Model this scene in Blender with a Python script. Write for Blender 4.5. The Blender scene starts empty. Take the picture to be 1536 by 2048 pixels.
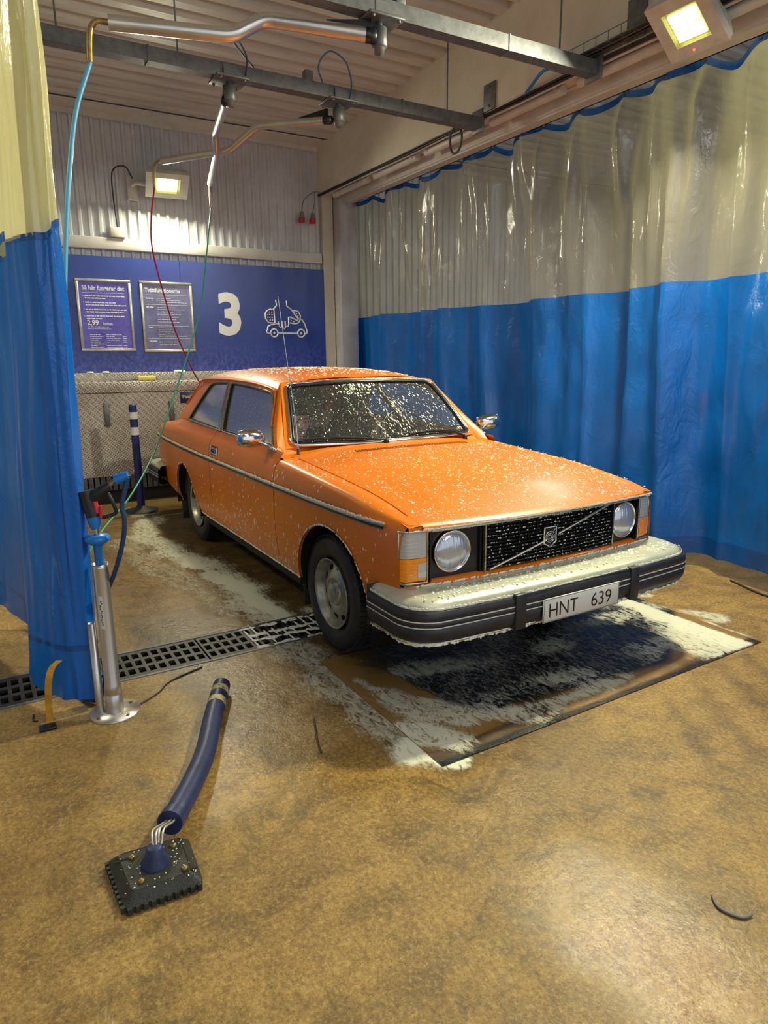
import bpy, bmesh, math, random
from mathutils import Vector, Matrix, noise
from mathutils.geometry import tessellate_polygon
import numpy as np
random.seed(7)
S = bpy.context.scene
C = S.collection
PI = math.pi

# ---------------------------------------------------------------- camera, world, lights, exposure
CAM = Vector((3.0474, -2.2627, 1.4988))
yaw, pit, rol = 2.60803, 0.22188, -0.00969
d_ = Vector((math.cos(yaw)*math.cos(pit), math.sin(yaw)*math.cos(pit), -math.sin(pit)))
r_ = Vector((math.sin(yaw), -math.cos(yaw), 0))
u_ = r_.cross(d_)
rr = r_*math.cos(rol)+u_*math.sin(rol)
uu = -r_*math.sin(rol)+u_*math.cos(rol)
cd = bpy.data.cameras.new('camera')
cam = bpy.data.objects.new('camera', cd)
C.objects.link(cam)
cam.matrix_world = Matrix(((rr.x, uu.x, -d_.x, CAM.x), (rr.y, uu.y, -d_.y, CAM.y), (rr.z, uu.z, -d_.z, CAM.z), (0, 0, 0, 1)))
cd.sensor_fit = 'HORIZONTAL'
cd.sensor_width = 36
cd.lens = 36*1361.8/1536
cd.clip_start = 0.05
S.camera = cam

w = bpy.data.worlds.new('world')
S.world = w
w.use_nodes = True
w.node_tree.nodes['Background'].inputs[0].default_value = (0.84, 0.91, 1.0, 1)
w.node_tree.nodes['Background'].inputs[1].default_value = 1.15

def area(name, loc, size, power, col, target=None, sizey=None):
    l = bpy.data.lights.new(name, 'AREA')
    l.energy = power
    l.color = col
    l.size = size
    if sizey:
        l.shape = 'RECTANGLE'
        l.size_y = sizey
    o = bpy.data.objects.new(name, l)
    C.objects.link(o)
    o.location = loc
    dv = (Vector(target)-Vector(loc)) if target else Vector((0, 0, -1))
    o.rotation_euler = dv.to_track_quat('-Z', 'Y').to_euler()
    return o

WARM = (1.0, 0.96, 0.66)
# wash hall floodlights: the two in view light from their own housings (see lamp builder);
# the lights below are unseen fill added outside the frame
area('unseen_fill_light', (2.2, -0.8, 3.8), 2.4, 22, (0.96, 0.98, 1.0), None, 1.6)
area('unseen_fill_light', (5.0, 0.0, 3.8), 2.4, 60, (0.96, 0.98, 1.0), None, 1.6)
area('unseen_fill_light', (-2.6, 4.2, 3.6), 0.8, 35, (0.95, 0.97, 1.0), None, 0.4)
area('unseen_fill_light', (-1.5, -3.9, 3.6), 0.8, 60, WARM, None, 0.4)
# floodlight of the next bay, behind the right curtain
area('neighbour_floodlight', (0.9, 3.2, 3.25), 0.3, 42, (1.0, 0.97, 0.62), (0.2, 1.9, 2.4), 0.3)

S.view_settings.view_transform = 'Standard'
S.view_settings.look = 'None'
S.view_settings.gamma = 1
S.view_settings.use_curve_mapping = False
S.view_settings.exposure = -0.1

# ---------------------------------------------------------------- materials
def srgb(r, g, b):
    f = lambda c: (c/255/12.92) if c/255 <= 0.04045 else ((c/255+0.055)/1.055)**2.4
    return (f(r), f(g), f(b), 1)

def mat(name, col, rough=0.5, metal=0.0, **kw):
    m = bpy.data.materials.new(name)
    m.use_nodes = True
    nt = m.node_tree
    b = nt.nodes['Principled BSDF']
    b.inputs['Base Color'].default_value = col
    b.inputs['Roughness'].default_value = rough
    b.inputs['Metallic'].default_value = metal
    for k, v in kw.items():
        b.inputs[k.replace('_', ' ')].default_value = v
    return m

def N(m, t, **kw):
    n = m.node_tree.nodes.new(t)
    for k, v in kw.items():
        setattr(n, k, v)
    return n

def lk(m, a, b):
    m.node_tree.links.new(a, b)

def coords(m, scale=(1, 1, 1)):
    tc = N(m, 'ShaderNodeTexCoord')
    mp = N(m, 'ShaderNodeMapping')
    mp.inputs['Scale'].default_value = scale
    lk(m, tc.outputs['Object'], mp.inputs['Vector'])
    return mp.outputs[0]

def noise_tex(m, scale, detail=4, rough=0.6, vec=None, dist=0.0):
    n = N(m, 'ShaderNodeTexNoise')
    n.inputs['Scale'].default_value = scale
    n.inputs['Detail'].default_value = detail
    n.inputs['Roughness'].default_value = rough
    n.inputs['Distortion'].default_value = dist
    if vec is not None:
        lk(m, vec, n.inputs['Vector'])
    return n.outputs['Fac']

def ramp(m, fac, stops):
    r = N(m, 'ShaderNodeValToRGB')
    el = r.color_ramp.elements
    while len(el) < len(stops):
        el.new(0.5)
    for e, (p, c) in zip(el, stops):
        e.position = p
        e.color = c if len(c) == 4 else (*c, 1)
    lk(m, fac, r.inputs[0])
    return r.outputs[0]

def g(v):
    return (v, v, v, 1)

def mixc(m, fac, a, b, mode='MIX'):
    x = N(m, 'ShaderNodeMix', data_type='RGBA', blend_type=mode)
    for inp, v in ((x.inputs[0], fac), (x.inputs[6], a), (x.inputs[7], b)):
        if hasattr(v, 'default_value') or hasattr(v, 'is_linked'):
            lk(m, v, inp)
        else:
            inp.default_value = v
    return x.outputs[2]

def mth(m, op, a, b=None, c=None, clamp=False):
    x = N(m, 'ShaderNodeMath', operation=op)
    x.use_clamp = clamp
    for i, v in enumerate((a, b, c)):
        if v is None:
            continue
        if hasattr(v, 'is_linked'):
            lk(m, v, x.inputs[i])
        else:
            x.inputs[i].default_value = v
    return x.outputs[0]

def bump(m, h, strength=0.3, dist=0.01):
    b = N(m, 'ShaderNodeBump')
    b.inputs['Strength'].default_value = strength
    b.inputs['Distance'].default_value = dist
    lk(m, h, b.inputs['Height'])
    lk(m, b.outputs[0], m.node_tree.nodes['Principled BSDF'].inputs['Normal'])

def P(m):
    return m.node_tree.nodes['Principled BSDF']

def dirty(name, c1, c2, rough=0.5, scale=3, metal=0.0, bs=0.05, stretch=(1, 1, 1), lo=0.35, hi=0.7, **kw):
    """base colour varied between two tones by noise, with faint relief"""
    m = mat(name, c1, rough, metal, **kw)
    v = coords(m, stretch)
    f = noise_tex(m, scale, 6, 0.65, v)
    lk(m, ramp(m, f, [(lo, c1), (hi, c2)]), P(m).inputs['Base Color'])
    f2 = noise_tex(m, scale*8, 3, 0.6, v)
    lk(m, mth(m, 'MULTIPLY_ADD', f2, 0.3, rough-0.15, True), P(m).inputs['Roughness'])
    if bs:
        bump(m, f2, bs, 0.01)
    return m

M = {}
# car paint, wet
m = M['paint'] = mat('orange_paint', srgb(226, 122, 6), 0.36, 0, Coat_Weight=0.22, Coat_Roughness=0.14)
v = coords(m)
f = noise_tex(m, 1.6, 5, 0.6, v)
c = ramp(m, f, [(0.3, srgb(222, 118, 2)), (0.75, srgb(204, 104, 6))])
fl = noise_tex(m, 160, 2, 0.5, v)
lk(m, mixc(m, ramp(m, fl, [(0.66, g(0)), (0.74, g(0.5))]), c, srgb(236, 190, 140)), P(m).inputs['Base Color'])
bump(m, noise_tex(m, 240, 2, 0.5, v), 0.06, 0.003)
M['paint_dusty'] = dirty('road_filmed_orange_paint', srgb(196, 96, 26), srgb(166, 92, 46), 0.4, 4, Coat_Weight=0.25, Coat_Roughness=0.25)
M['chrome'] = mat('chrome', srgb(225, 225, 222), 0.12, 1)
M['chrome_dirty'] = dirty('wet_chrome', srgb(205, 205, 190), srgb(150, 150, 135), 0.28, 14, 1)
M['steel'] = dirty('stainless_steel', srgb(214, 212, 208), srgb(192, 188, 184), 0.34, 3, 0.9, 0.0)
M['galv'] = dirty('galvanised_steel', srgb(118, 120, 124), srgb(88, 88, 90), 0.5, 14, 0.5)
M['rubber'] = dirty('black_rubber', srgb(26, 27, 30), srgb(44, 45, 50), 0.42, 20)
M['tyre'] = dirty('tyre_rubber', srgb(24, 25, 27), srgb(46, 46, 46), 0.5, 18, 0, 0.2)
M['black'] = mat('black_plastic', srgb(16, 17, 20), 0.3)
M['dark'] = mat('dark_underbody', srgb(12, 12, 12), 0.8)
M['bumper_top'] = dirty('brushed_bumper_metal', srgb(204, 204, 182), srgb(184, 186, 164), 0.34, 12, 0.35)
M['rim'] = dirty('silver_wheel_paint', srgb(196, 196, 180), srgb(120, 118, 104), 0.36, 12, 0.7)
M['glass'] = mat('window_glass', (0.75, 0.80, 0.80, 1), 0.03, 0)
def thin_glass(name, tint, refl=0.10, rough=0.02, speck=False, s0=0.16, s1=0.5):
    m = bpy.data.materials.new(name)
    m.use_nodes = True
    nt = m.node_tree
    nt.nodes.clear()
    out = nt.nodes.new('ShaderNodeOutputMaterial')
    tr = nt.nodes.new('ShaderNodeBsdfTransparent')
    tr.inputs[0].default_value = (*tint, 1)
    gl = nt.nodes.new('ShaderNodeBsdfGlossy')
    gl.inputs['Roughness'].default_value = rough
    fr = nt.nodes.new('ShaderNodeFresnel')
    fr.inputs[0].default_value = 1.5
    mx = nt.nodes.new('ShaderNodeMixShader')
    ad = nt.nodes.new('ShaderNodeMath')
    ad.operation = 'ADD'
    ad.inputs[1].default_value = refl
    nt.links.new(fr.outputs[0], ad.inputs[0])
    nt.links.new(ad.outputs[0], mx.inputs[0])
    nt.links.new(tr.outputs[0], mx.inputs[1])
    nt.links.new(gl.outputs[0], mx.inputs[2])
    last = mx.outputs[0]
    if speck:
        df = nt.nodes.new('ShaderNodeBsdfDiffuse')
        df.inputs[0].default_value = (0.50, 0.52, 0.52, 1)
        f = noise_tex(m, 95, 2, 0.6, coords(m, (1, 1, 0.35)))
        k = ramp(m, f, [(0.58, g(s0)), (0.70, g(s1))])
        m2 = nt.nodes.new('ShaderNodeMixShader')
        nt.links.new(k, m2.inputs[0])
        nt.links.new(last, m2.inputs[1])
        nt.links.new(df.outputs[0], m2.inputs[2])
        last = m2.outputs[0]
    nt.links.new(last, out.inputs[0])
    return m
M['glass'] = thin_glass('wet_windscreen_glass', (0.96, 0.98, 0.98), 0.0, 0.02, True, 0.045, 0.22)
M['sideglass'] = thin_glass('wet_side_glass', (0.86, 0.90, 0.90), 0.03, 0.14, True)  # grey veil also paints a blurred reflection into the panes
M['foam'] = mat('soap_foam', srgb(232, 230, 212), 0.45, 0, Subsurface_Weight=0.0)
M['lens'] = mat('headlamp_glass', srgb(190, 194, 205), 0.16, 0.55, Coat_Weight=1.0)
v = coords(M['lens'])
bump(M['lens'], noise_tex(M['lens'], 30, 1, 0.5, coords(M['lens'], (1, 3, 0.2))), 0.35, 0.01)
M['amber'] = mat('amber_lens', srgb(250, 146, 4), 0.15, 0, Coat_Weight=1.0)
M['whitelens'] = mat('clear_ribbed_lens', srgb(190, 192, 190), 0.2, 0.2, Coat_Weight=1.0)
M['redlens'] = mat('red_lens', srgb(150, 16, 14), 0.15, 0, Coat_Weight=1.0)
M['plate'] = mat('plate_white', srgb(214, 214, 206), 0.4)
M['ink'] = mat('plate_black', srgb(14, 14, 16), 0.4)
M['seat'] = dirty('dark_brown_upholstery', srgb(62, 40, 28), srgb(40, 28, 22), 0.7, 12)
M['cabin'] = mat('cabin_trim', srgb(34, 32, 30), 0.7)
M['skin'] = mat('skin', srgb(240, 186, 168), 0.5)
M['hair'] = mat('dark_hair', srgb(34, 24, 20), 0.6)
M['shirt_light'] = mat('pale_grey_shirt', srgb(150, 156, 170), 0.8)
M['shirt_dark'] = mat('dark_shirt', srgb(32, 32, 38), 0.8)
M['lips'] = mat('lips', srgb(170, 92, 84), 0.5)
# building
M['cream'] = dirty('cream_painted_concrete', srgb(208, 204, 192), srgb(190, 184, 170), 0.6, 2.2)
M['creamsteel'] = dirty('cream_painted_steel', srgb(206, 204, 202), srgb(190, 186, 182), 0.45, 5)
M['roofsheet'] = dirty('cream_roof_sheet', srgb(204, 206, 206), srgb(180, 180, 178), 0.5, 2.5, 0, 0.04, (3, 0.5, 1))
M['wallsheet'] = dirty('white_wall_sheet', srgb(204, 206, 214), srgb(184, 184, 190), 0.42, 3)
M['column'] = dirty('grey_white_column_paint', srgb(186, 184, 192), srgb(160, 158, 164), 0.5, 3)
M['darkblock'] = mat('dark_plinth', srgb(40, 38, 36), 0.8)
# blue sign: faded and limescaled towards its lower edge
m = M['signblue'] = mat('sign_blue', srgb(30, 52, 140), 0.35)
v = coords(m)
sx = N(m, 'ShaderNodeSeparateXYZ')
lk(m, v, sx.inputs[0])
low = mth(m, 'MULTIPLY_ADD', sx.outputs[2], -3.2, 1.15, True)
f = noise_tex(m, 26, 6, 0.75, coords(m, (1, 1, 0.7)))
f2 = ramp(m, f, [(0.42, g(0)), (0.62, g(0.8))])
k = mth(m, 'MULTIPLY', low, f2)
c = ramp(m, noise_tex(m, 1.3, 4, 0.6, v), [(0.3, srgb(28, 48, 134)), (0.7, srgb(40, 66, 156))])
lk(m, mixc(m, k, c, srgb(92, 100, 190)), P(m).inputs['Base Color'])
M['posterA'] = dirty('poster_violet_print', srgb(78, 66, 178), srgb(100, 92, 196), 0.3, 6, 0, 0)
M['posterB'] = dirty('faded_violet_poster', srgb(84, 84, 140), srgb(118, 120, 168), 0.3, 6, 0, 0)
M['white'] = mat('white_print', srgb(226, 228, 232), 0.5)
M['alu'] = dirty('anodised_frame', srgb(214, 212, 206), srgb(180, 178, 172), 0.35, 30, 0.6)
# checker plate
m = M['checker'] = dirty('checker_plate', srgb(196, 188, 184), srgb(160, 150, 142), 0.45, 2.4, 0.35, 0)
tcv = coords(m, (1, 1, 1))
sx = N(m, 'ShaderNodeSeparateXYZ')
lk(m, tcv, sx.inputs[0])
a = mth(m, 'ADD', sx.outputs[1], sx.outputs[2])
b = mth(m, 'SUBTRACT', sx.outputs[1], sx.outputs[2])
b2 = mth(m, 'ADD', sx.outputs[0], 0.0)
sa = mth(m, 'SINE', mth(m, 'MULTIPLY', a, 190))
sb = mth(m, 'SINE', mth(m, 'MULTIPLY', b, 190))
sa2 = mth(m, 'SINE', mth(m, 'MULTIPLY', a, 95))
sb2 = mth(m, 'SINE', mth(m, 'MULTIPLY', b, 95))
h = mth(m, 'ADD', mth(m, 'MULTIPLY', sa, mth(m, 'GREATER_THAN', sb2, 0)), mth(m, 'MULTIPLY', sb, mth(m, 'LESS_THAN', sa2, 0)))
bump(m, h, 0.7, 0.004)
M['yellow'] = mat('yellow_sponge', srgb(226, 210, 110), 0.8)
M['redplug'] = mat('red_plug', srgb(190, 28, 30), 0.4)
M['grey'] = mat('grey_plastic', srgb(120, 120, 122), 0.5)
M['bluepost'] = dirty('navy_rubber_post', srgb(30, 42, 112), srgb(22, 30, 78), 0.40, 9)
M['bluefallen'] = dirty('scuffed_blue_post', srgb(40, 52, 98), srgb(28, 36, 66), 0.45, 14)
M['reflect'] = dirty('white_reflective_band', srgb(228, 226, 232), srgb(190, 188, 196), 0.5, 30)
M['reflect_old'] = dirty('worn_reflective_band', srgb(196, 184, 130), srgb(60, 70, 110), 0.6, 45, 0, 0.1, (1, 1, 1), 0.5, 0.62)
M['base'] = dirty('black_rubber_base', srgb(34, 36, 32), srgb(52, 54, 46), 0.5, 22, 0, 0.3)
M['gunblue'] = mat('bright_blue_plastic', srgb(30, 120, 205), 0.35)
M['gunred'] = mat('red_plastic', srgb(200, 40, 50), 0.4)
M['hose_blue'] = mat('light_blue_hose', srgb(84, 160, 206), 0.4)
M['hose_red'] = mat('dark_red_hose', srgb(164, 26, 50), 0.4)
M['hose_green'] = mat('teal_green_hose', srgb(24, 140, 116), 0.4)
M['hose_navy'] = mat('navy_hose', srgb(20, 58, 98), 0.4)
M['wire_blue'] = mat('slate_blue_tube', srgb(58, 78, 112), 0.4)
M['brass'] = dirty('corroded_brass', srgb(170, 152, 96), srgb(128, 96, 62), 0.4, 30, 0.8)
M['strap'] = dirty('ochre_strap', srgb(208, 152, 34), srgb(150, 108, 30), 0.7, 20)
M['cable'] = mat('black_cable', srgb(40, 38, 38), 0.5)
M['lampbody'] = dirty('white_lamp_housing', srgb(206, 204, 196), srgb(180, 176, 164), 0.4, 8)
m = M['led'] = mat('lit_led_glass', (1, 1, 0.9, 1), 0.3)
P(m).inputs['Emission Color'].default_value = (1.0, 1.0, 0.86, 1)
P(m).inputs['Emission Strength'].default_value = 3.5
m = M['ledrim'] = mat('lamp_reflector', srgb(206, 208, 104), 0.4)
m = M['indicator'] = mat('red_indicator', srgb(255, 60, 50), 0.3)
P(m).inputs['Emission Color'].default_value = (1, 0.1, 0.08, 1)
P(m).inputs['Emission Strength'].default_value = 3

# pvc curtain materials
def pvc(name, col, trans, transl, rough, colt=None, wr=9):
    m = bpy.data.materials.new(name)
    m.use_nodes = True
    nt = m.node_tree
    nt.nodes.clear()
    out = nt.nodes.new('ShaderNodeOutputMaterial')
    df = nt.nodes.new('ShaderNodeBsdfDiffuse')
    df.inputs[0].default_value = col
    v = coords(m, (1, 1, 0.45))
    f = noise_tex(m, 3.5, 6, 0.6, v)
    c2 = (col[0]*0.72, col[1]*0.72, col[2]*0.72, 1)
    lk(m, ramp(m, f, [(0.3, c2), (0.65, col)]), df.inputs[0])
    tl = nt.nodes.new('ShaderNodeBsdfTranslucent')
    tl.inputs[0].default_value = colt or col
    tp = nt.nodes.new('ShaderNodeBsdfTransparent')
    tp.inputs[0].default_value = (0.92, 0.92, 0.86, 1)
    gl = nt.nodes.new('ShaderNodeBsdfGlossy')
    gl.inputs['Roughness'].default_value = rough
    bp = nt.nodes.new('ShaderNodeBump')
    bp.inputs['Strength'].default_value = 0.5
    bp.inputs['Distance'].default_value = 0.02
    lk(m, noise_tex(m, wr, 5, 0.62, coords(m, (1, 1, 0.55)), 0.6), bp.inputs['Height'])
    for s in (df, tl, gl):
        lk(m, bp.outputs[0], s.inputs['Normal'])
    m1 = nt.nodes.new('ShaderNodeMixShader')
    m1.inputs[0].default_value = transl
    lk(m, df.outputs[0], m1.inputs[1])
    lk(m, tl.outputs[0], m1.inputs[2])
    m2 = nt.nodes.new('ShaderNodeMixShader')
    m2.inputs[0].default_value = trans
    lk(m, m1.outputs[0], m2.inputs[1])
    lk(m, tp.outputs[0], m2.inputs[2])
    lw = nt.nodes.new('ShaderNodeLayerWeight')
    lw.inputs[0].default_value = 0.5
    m3 = nt.nodes.new('ShaderNodeMixShader')
    lk(m, mth(m, 'MULTIPLY_ADD', mth(m, 'POWER', lw.outputs['Facing'], 4.0), 0.55, 0.055, True), m3.inputs[0])
    lk(m, m2.outputs[0], m3.inputs[1])
    lk(m, gl.outputs[0], m3.inputs[2])
    lk(m, m3.outputs[0], out.inputs[0])
    return m
M['pvc_blue'] = pvc('blue_pvc_tarpaulin', srgb(14, 108, 204), 0.0, 0.12, 0.24, srgb(12, 110, 210))
M['pvc_clear'] = pvc('clear_pvc_film', srgb(172, 166, 154), 0.50, 0.36, 0.10, srgb(208, 202, 160))
M['pvc_milky_lit'] = pvc('milky_lamplit_pvc_film', srgb(238, 234, 180), 0.06, 0.45, 0.2, srgb(240, 234, 176))  # lamp glow on the bunched film mixed into its pale yellow
M['pvc_hem'] = pvc('blue_pvc_hem', srgb(12, 88, 176), 0.0, 0.1, 0.25)

# wet ochre floor, foam, stain and painted car shade masks are vertex attributes computed below
def floor_mat(name, base_dark=False):
    m = mat(name, srgb(150, 116, 60), 0.3)
    v = coords(m)
    big = noise_tex(m, 1.3, 8, 0.72, v, 0.6)
    mid = noise_tex(m, 5, 7, 0.7, v, 0.3)
    fine = noise_tex(m, 150, 4, 0.7, v)
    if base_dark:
        c = ramp(m, mid, [(0.3, srgb(15, 14, 15)), (0.7, srgb(30, 27, 25))])  # near black holds the car's shadow and reflection on the mat
    else:
        c1 = ramp(m, big, [(0.32, srgb(96, 76, 50)), (0.44, srgb(144, 114, 58)), (0.56, srgb(164, 134, 64)), (0.70, srgb(138, 104, 60))])
        c2 = ramp(m, mid, [(0.30, srgb(88, 68, 46)), (0.5, srgb(152, 118, 66)), (0.70, srgb(184, 148, 88))])
        c = mixc(m, 0.6, c1, c2)
        sp = ramp(m, fine, [(0.34, g(0.8)), (0.44, g(0.0))])
        c = mixc(m, sp, c, srgb(78, 58, 40))
        sp2 = ramp(m, fine, [(0.60, g(0)), (0.70, g(0.6))])
        c = mixc(m, sp2, c, srgb(214, 182, 118))
        scr = noise_tex(m, 5, 10, 0.8, coords(m, (1.3, 0.9, 1)), 0.5)
        c = mixc(m, ramp(m, scr, [(0.38, g(0.6)), (0.50, g(0.0))]), c, srgb(88, 66, 40))
        c = mixc(m, ramp(m, scr, [(0.55, g(0.0)), (0.68, g(0.45))]), c, srgb(202, 168, 104))
        gr2 = noise_tex(m, 62, 6, 0.8, v)
        c = mixc(m, ramp(m, gr2, [(0.38, g(0.55)), (0.50, g(0.0))]), c, srgb(84, 64, 36))
        c = mixc(m, ramp(m, gr2, [(0.52, g(0.0)), (0.66, g(0.5))]), c, srgb(212, 182, 116))
        stn = ramp(m, noise_tex(m, 3.1, 7, 0.75, coords(m, (1, 1.3, 1)), 1.2), [(0.56, g(0)), (0.68, g(0.65))])
        c = mixc(m, stn, c, srgb(84, 72, 44))
    # attributes
    at = N(m, 'ShaderNodeAttribute', attribute_name='marks')
    sc = N(m, 'ShaderNodeSeparateColor')
    lk(m, at.outputs['Color'], sc.inputs[0])
    foam, wet, grime_shade = sc.outputs[0], sc.outputs[1], sc.outputs[2]
    gk = mth(m, 'MULTIPLY', grime_shade, mth(m, 'MULTIPLY_ADD', mid, 1.6, -0.1, True))  # floor: dirt plus painted car shade; mat: brown outside its dark zone
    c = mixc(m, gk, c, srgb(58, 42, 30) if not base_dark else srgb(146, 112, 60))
    st = noise_tex(m, 24, 6, 0.7, coords(m, (0.55, 1.5, 1)), 0.8)
    st2 = noise_tex(m, 11, 8, 0.72, coords(m, (0.7, 1.3, 1)), 1.4)
    rdg = mth(m, 'SUBTRACT', 1.0, mth(m, 'ABSOLUTE', mth(m, 'MULTIPLY_ADD', st2, 6.0, -3.0)))
    rdg = mth(m, 'MAXIMUM', rdg, 0.0)
    cell = mth(m, 'ADD', foam, mth(m, 'ADD', mth(m, 'MULTIPLY_ADD', rdg, 0.55, -0.30), mth(m, 'MULTIPLY_ADD', st, 1.2, -0.60)))
    fine2 = noise_tex(m, 60, 5, 0.75, coords(m, (0.5, 1.4, 1)), 1.0)
    cell = mth(m, 'ADD', cell, mth(m, 'MULTIPLY_ADD', fine2, 0.9, -0.45))
    fk = mth(m, 'MULTIPLY', mth(m, 'MULTIPLY_ADD', cell, 1.9 if not base_dark else 3.0, -0.85 if not base_dark else -1.3, True), mth(m, 'MULTIPLY_ADD', foam, 1.05, 0.08, True))
    c = mixc(m, fk, c, srgb(222, 220, 196))
    lk(m, c, P(m).inputs['Base Color'])
    ro = mth(m, 'MULTIPLY_ADD', mid, 0.40, 0.36, True)
    ro = mth(m, 'SUBTRACT', ro, mth(m, 'MULTIPLY', wet, 0.48), None, True)
    ro = mth(m, 'ADD', ro, mth(m, 'MULTIPLY', fk, 0.35), None, True)
    ro = mth(m, 'MAXIMUM', ro, 0.06)
    lk(m, ro, P(m).inputs['Roughness'])
    h = mth(m, 'ADD', mth(m, 'MULTIPLY', fine, 0.35), mth(m, 'MULTIPLY', noise_tex(m, 26, 3, 0.6, v), 1.0))
    h = mth(m, 'ADD', h, mth(m, 'MULTIPLY', fk, 0.8))
    bump(m, h, 0.5 if not base_dark else 0.5, 0.006 if not base_dark else 0.012)
    P(m).inputs['Specular IOR Level'].default_value = 0.42
    return m
M['floor'] = floor_mat('wet_ochre_floor')
M['mat'] = floor_mat('wet_shaded_floor_mat', True)

# ---------------------------------------------------------------- helpers
class MB:
    """mesh builder in world coordinates"""
    def __init__(s):
        s.v, s.f, s.mi, s.cur = [], [], [], 0
        s.sm = []
    def add(s, vs, fs, smooth=False):
        o = len(s.v)
        s.v += [tuple(p) for p in vs]
        for q in fs:
            s.f.append([i+o for i in q])
            s.mi.append(s.cur)
            s.sm.append(smooth)
        return s
    def box(s, x0, x1, y0, y1, z0, z1, mtx=None):
        vs = [Vector((x, y, z)) for x in (x0, x1) for y in (y0, y1) for z in (z0, z1)]
        if mtx is not None:
            vs = [mtx @ p for p in vs]
        return s.add(vs, [(0, 1, 3, 2), (4, 6, 7, 5), (0, 4, 5, 1), (2, 3, 7, 6), (0, 2, 6, 4), (1, 5, 7, 3)])
    def rbox(s, x0, x1, y0, y1, z0, z1, r=0.01, seg=2, mtx=None):
        bm = bmesh.new()
        bmesh.ops.create_cube(bm, size=1)
        for p in bm.verts:
            p.co = Vector(((x0+x1)/2+p.co.x*(x1-x0), (y0+y1)/2+p.co.y*(y1-y0), (z0+z1)/2+p.co.z*(z1-z0)))
        bmesh.ops.bevel(bm, geom=bm.edges[:], offset=r, segments=seg, affect='EDGES', profile=0.5)
        s.bm(bm, mtx, True)
        return s
    def bm(s, bm, mtx=None, smooth=False):
        bm.verts.index_update()
        vs = [(mtx @ p.co) if mtx is not None else p.co.copy() for p in bm.verts]
        s.add(vs, [[q.index for q in f.verts] for f in bm.faces], smooth)
        bm.free()
        return s
    def grid(s, rows, closed=False, smooth=True, flip=False):
        n = len(rows[0])
        vs = [p for r in rows for p in r]
        fs = []
        for i in range(len(rows)-1):
            for j in range(n-1 if not closed else n):
                a, b = i*n+j, i*n+(j+1) % n
                q = (a, b, b+n, a+n)
                fs.append(q[::-1] if flip else q)
        return s.add(vs, fs, smooth)
    def tube(s, pts, r, n=10, cap=True, smooth=True):
        pts = [Vector(p) for p in pts]
        rs = r if isinstance(r, (list, tuple)) else [r]*len(pts)
        rows = []
        up = None
        for i, p in enumerate(pts):
            t = (pts[min(i+1, len(pts)-1)]-pts[max(i-1, 0)])
            if t.length < 1e-9:
                t = Vector((0, 0, 1))
            t.normalize()
            if up is None:
                up = t.orthogonal().normalized()
            a = (up-t*up.dot(t))
            if a.length < 1e-6:
                a = t.orthogonal()
            a.normalize()
            up = a
            b = t.cross(a)
            rows.append([p+(a*math.cos(2*PI*k/n)+b*math.sin(2*PI*k/n))*rs[i] for k in range(n)])
        s.grid(rows, True, smooth)
        if cap:
            s.add(rows[0], [tuple(range(n))[::-1]])
            s.add(rows[-1], [tuple(range(n))])
        return s
    def lathe(s, prof, cen, axis, n=32, smooth=True, sc=(1, 1)):
        """prof: (distance along axis, radius)"""
        ax = Vector(axis).normalized()
        a = ax.orthogonal().normalized() if abs(ax.z) > 0.9 else Vector((0, 0, 1)).cross(ax).normalized()
        b = ax.cross(a)
        cen = Vector(cen)
        rows = [[cen+ax*h+(a*math.cos(2*PI*k/n)*sc[0]+b*math.sin(2*PI*k/n)*sc[1])*max(r, 1e-4) for k in range(n)] for h, r in prof]
        s.grid(rows, True, smooth)
        return s
    def slot(s, i):
        s.cur = i
        return s
    def build(s, name, mats, parent=None, kind=None, label=None, recalc=True):
        if not isinstance(mats, (list, tuple)):
            mats = [mats]
        off = parent_origin(parent)
        me = bpy.data.meshes.new(name)
        me.from_pydata([(p[0]-off[0], p[1]-off[1], p[2]-off[2]) for p in s.v], [], s.f)
        for mm in mats:
            me.materials.append(mm)
        me.polygons.foreach_set('material_index', s.mi)
        me.polygons.foreach_set('use_smooth', s.sm)
        if recalc:
            bm = bmesh.new()
            bm.from_mesh(me)
            bmesh.ops.recalc_face_normals(bm, faces=bm.faces[:])
            bm.to_mesh(me)
            bm.free()
        me.update()
        o = bpy.data.objects.new(name, me)
        C.objects.link(o)
        if parent:
            o.parent = parent
        if kind:
            o['kind'] = kind
        if label:
            o['label'] = label
        return o

ORG = {}
def parent_origin(p):
    o = Vector((0, 0, 0))
    while p is not None:
        o = o+Vector(p.location)
        p = p.parent
    return o

def thing(name, label, cat, loc=(0, 0, 0), group=None):
    o = bpy.data.objects.new(name, None)
    o.empty_display_size = 0.1
    C.objects.link(o)
    o.location = loc
    o['label'] = label
    o['category'] = cat
    if group:
        o['group'] = group
    return o

def tag(o, label, cat, group=None):
    o['label'] = label
    o['category'] = cat
    if group:
        o['group'] = group
    return o

def struct(o, label=None):
    o['kind'] = 'structure'
    if label:
        o['label'] = label
    return o

def recenter(o):
    """put the origin of a free-standing mesh at the middle of its base"""
    me = o.data
    n = len(me.vertices)
    a = np.empty(n*3, dtype=np.float32)
    me.vertices.foreach_get('co', a)
    a = a.reshape(-1, 3)
    c = np.array([(a[:, 0].min()+a[:, 0].max())/2, (a[:, 1].min()+a[:, 1].max())/2, a[:, 2].min()], dtype=np.float32)
    a -= c
    me.vertices.foreach_set('co', a.ravel())
    me.update()
    o.location = [float(k) for k in c]
    return o

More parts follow.
